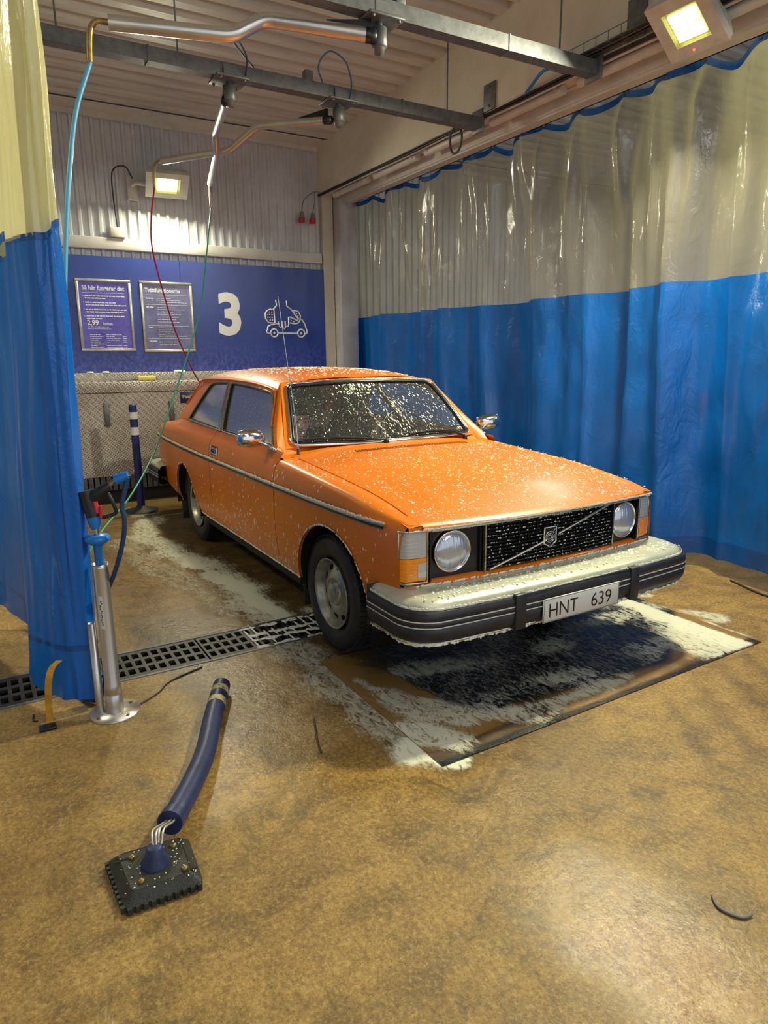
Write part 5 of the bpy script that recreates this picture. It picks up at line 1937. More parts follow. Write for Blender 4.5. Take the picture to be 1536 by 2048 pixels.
for s in (-1, 1):
    mb = MB()
    outer = densify(OUT, 0.08)
    hd, hq = densify([tuple(p) for p in DW], 0.06), densify([tuple(p) for p in QW], 0.06)
    panel(mb, lambda x, v: gs(x, v, s), outer, (hd, hq))
    for hole in (hd, hq):
        rows = [[gs(p.x, p.y, s), gs(p.x, p.y, s, -0.025)] for p in hole+[hole[0]]]
        mb.grid(rows)
    mb.build('cabin_side', M['paint'], car)
    for hole, nm in ((hd, 'door_window'), (hq, 'quarter_window')):
        wn = bpy.data.objects.new(nm, None)
        C.objects.link(wn)
        wn.parent = car
        cc2 = gs(sum(p.x for p in hole)/len(hole), 0.1, s)
        wn.location = (cc2.x+1.5, cc2.y, cc2.z)
        mb = MB()
        panel(mb, lambda x, v: gs(x, v, s, -0.012), hole)
        mb.build('pane', M['sideglass'], wn)
        c_x = sum(p.x for p in hole)/len(hole)
        c_v = sum(p.y for p in hole)/len(hole)
        mb = MB()
        ring = [gs(p.x, p.y, s, 0.003) for p in hole]
        mb.tube(ring+[ring[0], ring[1]], 0.0065, 6)
        mb.build('bright_trim', M['chrome_dirty'], wn)
        mb = MB()
        ring = [gs(c_x+(p.x-c_x)*0.965, c_v+(p.y-c_v)*0.955, s, -0.006) for p in hole]
        mb.tube(ring+[ring[0], ring[1]], 0.009, 6)
        mb.build('rubber_seal', M['black'], wn)
    # b pillar strips
    mb = MB()
    for dx in (0.0, 0.028):
        rows = [[gs(-1.745-dx-0.222*v, v, s, 0.004), gs(-1.762-dx-0.222*v, v, s, 0.006)] for v in frange(0.02, 0.955, 8)]
        mb.grid(rows)
    mb.build('pillar_trim', M['chrome_dirty'], car)
    # a pillar face between side panel and windscreen
    mb = MB()
    rows = []
    for v in frange(-0.10, 1.0, 10):
        a = gs(-0.70-0.395*v, v, s)
        bb = Vector((-0.735-0.352*v, s*(0.708-0.130*v), 0.974+0.378*v+0.004))
        mdl = a.lerp(bb, 0.45)+Vector((0.010, s*0.008, 0.004))
        rows.append([a, mdl, bb])
    mb.grid(rows)
    mb.build('windscreen_pillar', M['paint'], car)
    # rain gutter
    mb = MB()
    gp = [gs(-0.80-0.30*v, v, s, 0.008) for v in frange(0.35, 0.98, 5)]+[gs(x, 1.0, s, 0.010)+Vector((0, 0, 0.002)) for x in frange(-1.2, -2.80, 12)]+[gs(-2.90, 0.8, s, 0.008), gs(-3.02, 0.4, s, 0.006)]
    mb.tube(gp, 0.0065, 6)
    mb.build('rain_gutter', M['paint'], car)

# roof
def roof_z(x, q):
    # q -1..1 across
    zc = cub_rz(x)
    ze = RZ(x)
    a = abs(q)
    return ze+(zc-ze)*(1-a**3.2)**0.75 if a < 1 else ze
cub_rz = cub({-1.02: 1.372, -1.10: 1.392, -1.25: 1.412, -1.5: 1.428, -1.9: 1.436, -2.3: 1.432, -2.6: 1.420, -2.80: 1.398, -2.90: 1.378})
mb = MB()
rows = []
qs = [math.sin(PI/2*k_) for k_ in frange(-1, 1, 45)]
for x in frange(0, 1, 26):
    row = []
    for q in qs:
        xf = -1.045-0.052*q*q
        xr = -2.90+0.03*q*q
        xx = xf+(xr-xf)*x
        row.append(Vector((xx, q*RY(xx), roof_z(xx, q))))
    rows.append(row)
mb.grid(rows)
mb.build('roof', M['paint'], car)

# windscreen surface
def ws(u, v, off=0.0):
    b = Vector((-0.605-0.125*u*u, 0.708*u, 0.968+0.006*u*u))
    t_ = Vector((-1.040-0.050*u*u, 0.578*u, 1.376-0.024*u*u))
    p = b.lerp(t_, v)
    bow = 0.012*math.sin(PI*v)
    nrm_ = Vector((0.66, 0, 0.75))
    return p+nrm_*(bow+off)
outer = densify([(-1.01, -0.10), (1.01, -0.10), (1, 1.0), (-1, 1.0)], 0.05)
hole = densify([tuple(p) for p in rounded([(-0.955, 0.045), (0.955, 0.045), (0.95, 0.955), (-0.95, 0.955)], 0.09, 6)], 0.05)
mb = MB()
panel(mb, ws, outer, (hole,))
mb.build('windscreen_frame', M['paint'], car)
wn = bpy.data.objects.new('windscreen', None)
C.objects.link(wn)
wn.parent = car
wn.location = (1.5-0.8, 0, 1.0)
mb = MB()
nu, nv = 25, 12
mb.grid([[ws(-0.965+1.93*i/(nu-1), 0.03+0.94*j/(nv-1), -0.008) for i in range(nu)] for j in range(nv)])
mb.build('pane', M['glass'], wn)
mb = MB()
ring = [ws(p.x, p.y, 0.004) for p in hole]
mb.tube(ring+[ring[0], ring[1]], 0.0095, 8)
mb.build('bright_trim', M['chrome'], wn)
mb = MB()
ring = [ws(p.x*0.978, 0.5+(p.y-0.5)*0.955, -0.001) for p in hole]
mb.tube(ring+[ring[0], ring[1]], 0.014, 8)
mb.build('rubber_seal', M['black'], wn)
# rear window and trunk
mb = MB()
def rw(u, v, off=0.0):
    b = Vector((-3.22+0.05*u*u, 0.68*u, 0.985))
    t_ = Vector((-2.895+0.03*u*u, 0.560*u, 1.378-0.050*u*u))
    return b.lerp(t_, v)+Vector((-0.7, 0, 0.6))*off
hole2 = densify([tuple(p) for p in rounded([(-0.9, 0.06), (0.9, 0.06), (0.88, 0.9), (-0.88, 0.9)], 0.1, 5)], 0.06)
panel(mb, rw, densify([(-1, 0), (1, 0), (1, 1.0), (-1, 1.0)], 0.06), (hole2,))
mb.build('rear_window_frame', M['paint'], car)
mb = MB()
mb.grid([[rw(-0.9+1.8*i/10, 0.05+0.86*j/6, -0.004) for i in range(11)] for j in range(7)])
mb.build('rear_window', M['sideglass'], car)
for s in (-1, 1):
    mb = MB()
    mb.grid([[gs(-3.12+0.26*v, v, s), rw(s*1.0, v)] for v in frange(0, 1, 6)])
    mb.build('rear_pillar', M['paint'], car)
mb = MB()
rows = []
for q in frange(0, 1, 12):
    x = -3.17-0.66*q
    row = []
    for y in frange(-1, 1, 21):
        hw = (W(x)-0.048-0.105)
        row.append(Vector((x, y*hw, SZ(x)+0.020+0.018*(1-y*y)+0.03*(1-q)*(1-abs(y)**3))))
    rows.append(row)
rows.append([p+Vector((-0.012, 0, -0.02)) for p in rows[-1]])
rows.append([Vector((p.x-0.01, p.y, 0.62)) for p in rows[-1]])
mb.grid(rows)
mb.build('trunk_lid', M['paint'], car)
mb = MB()
mb.grid([[Vector((-3.835, q*hw, z)) for q in (-1, -0.8, 0.8, 1)] for z, hw in ((0.44, 0.73), (0.62, 0.75), (0.80, 0.745), (0.86, 0.72), (0.885, 0.70))])
mb.build('rear_panel', M['paint'], car)
for s in (-1, 1):
    mb = MB()
    mb.rbox(-3.862, -3.835, *sorted((s*0.46, s*0.68)), 0.62, 0.80, 0.006)
    mb.build('tail_light', M['redlens'], car)
rb = bpy.data.objects.new('rear_bumper', None)
C.objects.link(rb)
rb.parent = car
rb.location = (1.5-4.0, 0, 0.44)
mb = MB()
def rpath(off):
    pts = []
    for y in [-0.855-off]:
        pts += [(-3.45, y), (-3.70, y)]
    for a in frange(0, PI/2, 7):
        pts.append((-3.88-0.13*math.sin(a)-off*math.sin(a), -(0.725+off*math.cos(a)+0.13*math.cos(a))))
    q = [(x, -y) for x, y in pts][::-1]
    return pts+q
mb.grid([[Vector((x, y, z)) for x, y in rpath(o_)] for o_, z in ((-0.12, 0.535), (-0.02, 0.535), (0, 0.52), (0.0, 0.505))])
mb.build('metal_top', M['bumper_top'], rb)
mb = MB()
mb.grid([[Vector((x, y, z)) for x, y in rpath(o_)] for o_, z in ((0, 0.505), (0.02, 0.495), (0.022, 0.46), (0.017, 0.455), (0.022, 0.45), (0.02, 0.38), (0.0, 0.36), (-0.1, 0.36))])
mb.build('rubber_facing', M['rubber'], rb)
for z in (0.4325, 0.4575):
    mb = MB()
    mb.grid([[Vector((x, y, z+dz)) for x, y in rpath(o_)] for o_, dz in ((0.020, 0.003), (0.0235, 0.002), (0.0235, -0.002), (0.02, -0.003))])
    mb.build('white_line', M['plate'], rb)

# wheels
def wheel(cx, s, yo, steer=0.0):
    """yo = outer face y of the tyre"""
    wh = bpy.data.objects.new('wheel', None)
    C.objects.link(wh)
    wh.parent = car
    wh.location = (cx+1.5, s*(yo-0.09), 0.305)
    R_ = 0.305
    cen_ = (cx, s*yo, R_)
    ax_ = (0, s, 0)
    mb = MB()
    mb.lathe([(-0.165, 0.20), (-0.175, 0.25), (-0.165, 0.285), (-0.150, 0.298), (-0.13, R_), (-0.092, R_+0.001), (-0.088, R_-0.006), (-0.084, R_+0.001), (-0.03, R_), (-0.012, 0.297), (-0.002, 0.282), (0.0, 0.255), (-0.003, 0.225), (-0.012, 0.205), (-0.02, 0.190)], cen_, ax_, 56)
    mb.build('tyre', M['tyre'], wh)
    mb = MB()
    for k in range(64):
        a = 2*PI*k/64
        for j, yy in enumerate((-0.146, -0.118, -0.060, -0.028)):
            a2 = a+(0.05 if j % 2 else 0)
            c0 = Vector((cx+(R_+0.001)*math.cos(a2), s*(yo+yy), R_+(R_+0.001)*math.sin(a2)))
            rad_ = Vector((math.cos(a2), 0, math.sin(a2)))
            tn = Vector((-math.sin(a2), 0, math.cos(a2)))
            yv = Vector((0, 1, 0))
            mt = Matrix(((tn.x, yv.x, rad_.x, c0.x), (tn.y, yv.y, rad_.y, c0.y), (tn.z, yv.z, rad_.z, c0.z), (0, 0, 0, 1)))
            if c0.z < 0.012:
                continue
            mb.box(-0.010, 0.010, -0.0115, 0.0115, -0.004, 0.004, mt)
    mb.build('tread_blocks', M['tyre'], wh, 'stuff')
    mb = MB()
    mb.lathe([(-0.10, 0.175), (-0.02, 0.178), (-0.008, 0.186), (-0.002, 0.188), (-0.002, 0.182), (-0.012, 0.176), (-0.022, 0.172), (-0.03, 0.166), (-0.045, 0.160), (-0.055, 0.158)], cen_, ax_, 56)
    mb.build('rim', M['rim'], wh)
    # disc with ten slots: lathe sectors with gaps
    mb = MB()
    prof = [(-0.052, 0.160), (-0.047, 0.150), (-0.041, 0.124), (-0.030, 0.100), (-0.024, 0.086), (-0.028, 0.070), (-0.040, 0.062)]
    n_ = 60
    rows = []
    for h_, r_2 in prof:
        rows.append([Vector((cx+r_2*math.cos(2*PI*k/n_), s*(yo+h_), R_+r_2*math.sin(2*PI*k/n_))) for k in range(n_)])
    vs = [p for r2 in rows for p in r2]
    fs = []
    for i in range(len(rows)-1):
        for k in range(n_):
            if i == 1 and k % 6 in (0, 1, 2):
                continue
            fs.append((i*n_+k, i*n_+(k+1) % n_, (i+1)*n_+(k+1) % n_, (i+1)*n_+k))
    mb.add(vs, fs, True)
    mb.build('wheel_disc', M['rim'], wh)
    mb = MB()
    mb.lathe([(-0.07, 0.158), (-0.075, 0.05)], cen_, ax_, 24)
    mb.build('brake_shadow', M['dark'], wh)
    mb = MB()
    mb.lathe([(-0.040, 0.070), (-0.026, 0.068), (-0.016, 0.060), (-0.012, 0.050), (-0.014, 0.044), (-0.004, 0.038), (-0.002, 0.030), (-0.002, 0.0)], cen_, ax_, 32)
    for k in range(5):
        a = 2*PI*k/5+0.3
        mb.lathe([(0.0, 0.009), (0.012, 0.008), (0.014, 0)], (cx+0.058*math.cos(a), s*(yo-0.022), R_+0.058*math.sin(a)), ax_, 6, False)
    mb.build('hub_cap', M['rim'], wh)
for s in (-1, 1):
    wheel(0.0, s, 0.795)
    wheel(-2.64, s, 0.755)
# mud flaps
for s in (-1, 1):
    for x, y, z0 in ((-0.345, 0.66, 0.13), (-3.06, 0.64, 0.10)):
        mb = MB()
        mb.rbox(x-0.006, x+0.004, *sorted((s*(y-0.10), s*(y+0.13))), z0, 0.42, 0.003, 1)
        mb.build('mud_flap', M['rubber'], car)

# wipers
for yp, yt_ in ((-0.085, -0.66), (0.585, 0.055)):
    wp = bpy.data.objects.new('wiper', None)
    C.objects.link(wp)
    wp.parent = car
    xp = -0.60-0.11*(yp/0.7)**2
    wp.location = (1.5+xp, yp, hood_z(xp, abs(yp)))
    zz = hood_z(xp, abs(yp))
    mb = MB()
    mb.lathe([(0, 0.018), (0.012, 0.017), (0.03, 0.012), (0.034, 0)], (xp, yp, zz-0.003), (0.15, 0, 1), 14)
    p0 = Vector((xp, yp, zz+0.022))
    u1 = (yp-0.18)/0.69
    p1 = ws((yp-0.16)/0.68, 0.075, 0.030)
    p2 = ws((yp-0.34)/0.68, 0.105, 0.026)
    mb.tube(catmull([p0, p1, p2], 5), [0.009, 0.008, 0.007, 0.006, 0.006, 0.005, 0.005, 0.005, 0.0045, 0.0045, 0.0045], 8)
    mb.build('wiper_arm', M['black'], wp)
    mb = MB()
    us = frange((yp-0.06)/0.68, yt_/0.68, 11)
    bl = [ws(max(-0.95, u), 0.085+0.03*math.sin(PI*i/10), 0.008) for i, u in enumerate(us)]
    mb.tube(bl, 0.005, 6)
    mb.tube([ws(max(-0.95, u), 0.085+0.03*math.sin(PI*i/10), 0.022+0.004*math.sin(i*PI/2)) for i, u in enumerate(us)][1:-1], 0.0035, 6)
    mb.build('wiper_blade', M['rubber'], wp)

# door mirrors
for s in (-1, 1):
    mr = bpy.data.objects.new('door_mirror', None)
    C.objects.link(mr)
    mr.parent = car
    bx_, by_ = -0.80, s*0.782
    mr.location = (1.5+bx_, by_, 0.99)
    cx_, cy_, cz_ = (-0.815, s*0.895, 1.045)
    mb = MB()
    # pear shaped bowl opening to the rear
    bm = bmesh.new()
    bmesh.ops.create_uvsphere(bm, u_segments=24, v_segments=14, radius=1)
    for v_ in bm.verts:
        c_ = v_.co
        x_ = c_.x
        sx_ = 0.062 if x_ > 0 else 0.004
        # squarish outline
        yy_ = math.copysign(abs(c_.y)**0.75, c_.y)*0.095
        zz_ = math.copysign(abs(c_.z)**0.75, c_.z)*0.055
        v_.co = Vector((x_*sx_, yy_, zz_))
    rt = Matrix.Translation((cx_, cy_, cz_)) @ Matrix.Rotation(s*math.radians(-14), 4, 'Z') @ Matrix.Rotation(math.radians(s*6), 4, 'X')
    mb.bm(bm, rt, True)
    mb.build('mirror_shell', M['chrome'], mr)
    mb = MB()
    mb.tube([(bx_+0.06, by_+s*0.0, 0.982), (bx_+0.03, by_+s*0.012, 0.995), (bx_+0.02, by_+s*0.055, 1.02), (cx_+0.04, cy_-s*0.01, cz_-0.008)], [0.016, 0.013, 0.011, 0.010], 10)
    mb.rbox(bx_-0.02, bx_+0.10, *sorted((s*0.768, s*0.790)), 0.968, 0.990, 0.006)
    mb.build('mirror_foot', M['chrome'], mr)
    mb = MB()
    mb.box(-0.007, -0.005, -0.082, 0.082, -0.045, 0.045, rt)
    mb.build('mirror_glass', M['chrome'], mr)

# aerial
an = bpy.data.objects.new('aerial', None)
C.objects.link(an)
an.parent = car
an.location = (1.5-0.665, -0.655, 0.935)
mb = MB()
mb.lathe([(0, 0.022), (0.012, 0.018), (0.02, 0.010), (0.045, 0.009), (0.05, 0.004)], (-0.665, -0.655, 0.932), (0, 0, 1), 14)
mb.build('aerial_base', M['black'], an)
mb = MB()
mb.tube([(-0.665, -0.655, 0.975), (-0.675, -0.657, 1.12), (-0.84, -0.672, 1.86)], [0.0035, 0.003, 0.0017], 6)
mb.build('aerial_mast', M['chrome'], an)

# ---------------- interior
mb = MB()
mb.box(-3.1, -0.6, -0.70, 0.70, 0.31, 0.34)
mb.box(-3.15, -3.05, -0.68, 0.68, 0.31, 0.97)
for s in (-1, 1):
    mb.box(-3.05, -0.62, *sorted((s*0.70, s*0.745)), 0.34, 0.94)
mb.build('cabin_lining', M['cabin'], car)
mb = MB()
rows = []
for x, z in ((-0.64, 0.955), (-0.78, 0.965), (-0.90, 0.95), (-0.94, 0.90), (-0.93, 0.70)):
    rows.append([Vector((x+0.10*(abs(y)/0.7)**2*-1, y, z)) for y in frange(-0.68, 0.68, 9)])
mb.grid(rows)
mb.build('dashboard', M['cabin'], car)
mb = MB()
mb.grid([[Vector((x, q*(RY(x)-0.02), roof_z(x, q*0.97)-0.03)) for q in frange(-1, 1, 9)] for x in frange(-1.16, -2.85, 8)])
mb.build('headlining', mat('pale_headlining', srgb(128, 122, 124), 0.9), car)
sw = bpy.data.objects.new('steering_wheel', None)
C.objects.link(sw)
sw.parent = car
sw.location = (1.5-1.06, 0.36, 0.95)
cs = Vector((-1.08, 0.36, 0.955))
ax1, ax2 = Vector((0, 1, 0)), Vector((-0.42, 0, 0.9)).normalized()
mb = MB()
mb.tube([cs+(ax1*math.cos(a*PI/16)+ax2*math.sin(a*PI/16))*0.195 for a in range(33)], 0.011, 8)
mb.build('wheel_rim', M['black'], sw)
mb = MB()
for a in (0.2, PI-0.2, -PI/2):
    mb.tube([cs+Vector((0.05, 0, 0.02)), cs+(ax1*math.cos(a)+ax2*math.sin(a))*0.19], 0.011, 6)
mb.tube([cs+Vector((0.05, 0, 0.02)), cs+Vector((0.22, 0, -0.10))], 0.03, 8)
mb.build('spokes', M['black'], sw)
mb = MB()
mb.rbox(-1.135, -1.115, -0.115, 0.115, 1.245, 1.315, 0.008)
mb.tube([(-1.12, 0, 1.30), (-1.08, 0, 1.365)], 0.008, 6)
mb.build('rear_view_mirror', M['black'], car)
def seatpart(x, y, w_, nm='front_seat', hr=True):
    st = bpy.data.objects.new(nm, None)
    C.objects.link(st)
    st.parent = car
    st.location = (x+1.5, y, 0.34)
    mb = MB()
    mb.rbox(x-0.25, x+0.25, y-w_/2, y+w_/2, 0.36, 0.53, 0.05, 3)
    mb.build('cushion', M['seat'], st)
    mb = MB()
    mb.rbox(-0.055, 0.055, -w_/2, w_/2, 0, 0.56, 0.045, 3, Matrix.Translation((x-0.24, y, 0.50)) @ Matrix.Rotation(math.radians(-16), 4, 'Y'))
    mb.build('backrest', M['seat'], st)
    if hr:
        mb = MB()
        mb.rbox(-0.03, 0.03, -0.12, 0.12, 0, 0.15, 0.025, 3, Matrix.Translation((x-0.42, y, 1.08)) @ Matrix.Rotation(math.radians(-12), 4, 'Y'))
        mb.build('headrest', M['seat'], st)
seatpart(-1.42, -0.36, 0.50)
seatpart(-1.42, 0.36, 0.50)
seatpart(-2.42, 0.0, 1.24, 'rear_seat', False)

# ---------------- soap foam on the car
rf = random.Random(11)
mb = MB()
def hood_drop(n, x0, x1, y0, y1, zf, smin, smax, el=1.6):
    for _ in range(n):
        x, y = rf.uniform(x0, x1), rf.uniform(y0, y1)
        if x > FX(y)+0.01:
            continue
        z = zf(x, y)
        e = 0.01
        nx_ = Vector((-(zf(x+e, y)-z)/e, -(zf(x, y+e)-z)/e, 1)).normalized()
        r_2 = smin+(smax-smin)*rf.random()**2.2
        a = rf.gauss(0.35, 0.5)
        t1_ = Vector((math.cos(a), math.sin(a), 0))
        t1_ = (t1_-nx_*t1_.dot(nx_)).normalized()
        t2_ = nx_.cross(t1_)
        dome(mb, Vector((x, y, z))+nx_*0.0005, nx_, t1_*r_2*rf.uniform(1.0, el), t2_*r_2*0.72, r_2*0.45, seg=6)
hood_drop(2000, -0.50, 0.72, -0.68, 0.68, hood_z, 0.0014, 0.0052)
hood_drop(350, 0.15, 0.72, -0.66, 0.66, hood_z, 0.003, 0.0066)
hood_drop(160, -0.62, 0.66, -0.79, -0.70, lambda x, y: hood_z(x, 0.7)-0.004, 0.0016, 0.0045)
hood_drop(200, -0.62, 0.66, 0.70, 0.79, lambda x, y: hood_z(x, 0.7)-0.004, 0.002, 0.006)
rz_ = lambda x, y: roof_z(x, max(-0.99, min(0.99, y/RY(x))))
hood_drop(1500, -2.7, -1.10, -0.55, 0.55, rz_, 0.003, 0.009)
mb.build('foam_drops', M['foam'], car, 'stuff')
# drops on the right hand side panels (towards the camera)
mb = MB()
for _ in range(1500):
    x = rf.uniform(-3.0, 0.66)
    z = rf.uniform(0.33, 0.90)
    if z > SZ(x)-0.02:
        continue
    if ((x-0.085)/0.41)**2+((z-0.325)/0.38)**2 < 1 or ((x+2.665)/0.36)**2+((z-0.325)/0.355)**2 < 1:
        continue
    if rf.random() > (0.25+0.75*sm(0.75, 0.35, z))*(0.3+0.7*sm(-2.6, -0.9, x)):
        continue
    p = side_pt(x, z)
    e = 0.01
    tz = (side_pt(x, z+e)-p).normalized()
    tx_ = (side_pt(x+e, z)-p).normalized()
    n_ = tz.cross(tx_)
    if n_.y > 0:
        n_ = -n_
    r_2 = 0.0018+0.0040*rf.random()**2
    dome(mb, p+n_*0.0005, n_, tz*r_2*rf.uniform(1.2, 3.2), tx_*r_2*0.8, r_2*0.4, seg=6)
# foam lying along the moulding, sill and arch edges
def edge_foam(pts, n, up, out, r0, r1):
    for _ in range(n):
        k_ = rf.uniform(0, len(pts)-1.001)
        i = int(k_)
        p = pts[i].lerp(pts[i+1], k_-i)
        d = (pts[i+1]-pts[i]).normalized()
        r_2 = rf.uniform(r0, r1)
        dome(mb, p+up*rf.uniform(-0.3, 0.6)*r_2, out, d*r_2*rf.uniform(0.8, 2.2), up*r_2*rf.uniform(0.7, 1.4), r_2*0.6, seg=6)
mol = [Vector((x, -(side_y(x, 0.797)+0.006), 0.797+0.010*sm(0.5, -3.8, x))) for x in frange(0.585, -3.8, 60)]
edge_foam([p+Vector((0, -0.005, 0.004)) for p in mol], 1500, Vector((0, 0, 1)), Vector((0, -0.8, 0.6)).normalized(), 0.003, 0.008)
edge_foam([side_pt(x, 0.309) for x in frange(-0.33, -2.3, 20)], 420, Vector((0, 0, 1)), Vector((0, -1, 0)), 0.003, 0.007)
edge_foam([side_pt(x, z)+Vector((0, -0.006, 0)) for x, z in fa[1:-1]], 130, Vector((0, 0, 1)), Vector((0, -1, 0)), 0.003, 0.006)
edge_foam([side_pt(x, z)+Vector((0, -0.006, 0)) for x, z in ra[1:-1]], 60, Vector((0, 0, 1)), Vector((0, -1, 0)), 0.003, 0.006)
# nose edge, grille slats, bumper edges, valance
edge_foam([Vector((FX(y)+0.022, y, 0.786)) for y in frange(-0.70, 0.76, 30)], 900, Vector((0.3, 0, 1)).normalized(), Vector((1, 0, 0.4)).normalized(), 0.003, 0.007)
edge_foam([Vector((FX(y)+0.020, y, 0.538)) for y in frange(-0.74, 0.74, 30)], 260, Vector((0.3, 0, 1)).normalized(), Vector((1, 0, 0.6)).normalized(), 0.003, 0.007)
for k in range(14):
    z = 0.562+k*0.0168
    edge_foam([Vector((FX(y)+0.005, y, z+0.002)) for y in frange(-0.36, 0.45, 14)], 38, Vector((0, 0, 1)), Vector((1, 0, 0)), 0.0012, 0.0030)
bpth = [p for p in bump_path(0.004)]
edge_foam([Vector((p.x, p.y, 0.503)) for p in bpth], 1000, Vector((0, 0, 1)), Vector((0.8, -0.3, 0.6)).normalized(), 0.003, 0.0085)
edge_foam([Vector((p.x, p.y, 0.353)) for p in bpth], 420, Vector((0, 0, -1)), Vector((0.9, -0.4, 0)).normalized(), 0.003, 0.007)
for _ in range(420):
    y = rf.uniform(-0.8, 0.8)
    x = rf.uniform(0.80, 0.92)-0.03*(y/0.8)**2
    r_2 = rf.uniform(0.002, 0.006)
    dome(mb, Vector((x, y, 0.5355)), Vector((0, 0, 1)), Vector((r_2*1.3, 0, 0)), Vector((0, r_2, 0)), r_2*0.5, seg=6)
mb.build('foam_beads', M['foam'], car, 'stuff')
# foam on the windscreen
mb = MB()
wsn = Vector((0.66, 0, 0.75)).normalized()
def ws_drop(u, v, r_2, el, ang=0.0):
    p = ws(u, v, 0.0005-0.008)
    e = 0.01
    tv = (ws(u, v+e)-ws(u, v)).normalized()
    tu = (ws(u+e, v)-ws(u, v)).normalized()
    a = tv*math.cos(ang)+tu*math.sin(ang)
    b = tu*math.cos(ang)-tv*math.sin(ang)
    dome(mb, p, wsn, a*r_2*el, b*r_2, r_2*0.4, seg=6)
for _ in range(1050):
    u, v = rf.uniform(-0.93, 0.93), rf.uniform(0.06, 0.94)
    den = 0.45+0.55*sm(-0.5, 0.0, u)-0.3*sm(-0.3, -0.8, u)*sm(0.4, 0.8, v)
    if rf.random() > den:
        continue
    big = rf.random()**2.5
    r_2 = 0.0010+0.0034*big*(0.6+0.5*sm(-0.3, 0.3, u))
    ws_drop(u, v, r_2, rf.uniform(1.3, 3.6), rf.gauss(-0.18-0.25*u, 0.15))
for k in range(9):
    u0 = rf.uniform(-0.38, 0.28)
    v0 = rf.uniform(0.45, 0.93)
    L_ = rf.uniform(0.35, 0.75)
    for i in range(34):
        q = i/34
        if rf.random() < 0.22:
            continue
        ws_drop(u0+0.22*q*L_+0.01*math.sin(i), v0-L_*q if v0-L_*q > 0.06 else 0.06, rf.uniform(0.0008, 0.002), 4.0, -0.25)
for _ in range(120):
    u = rf.gauss(-0.18, 0.12)
    v = rf.uniform(0.75, 1.0)
    ws_drop(u, min(v, 0.985), rf.uniform(0.002, 0.006), rf.uniform(1, 3), -0.3)
for _ in range(500):
    u = rf.uniform(-0.93, 0.93)
    p = ws(u, 0.965 if rf.random() < 0.5 else 0.045, 0.009)
    r_2 = rf.uniform(0.002, 0.005)
    dome(mb, p, wsn, Vector((0, r_2*1.5, 0)), Vector((-0.6, 0, 0.7))*r_2, r_2*0.5, seg=6)
mb.build('windscreen_foam', M['foam'], car, 'stuff')

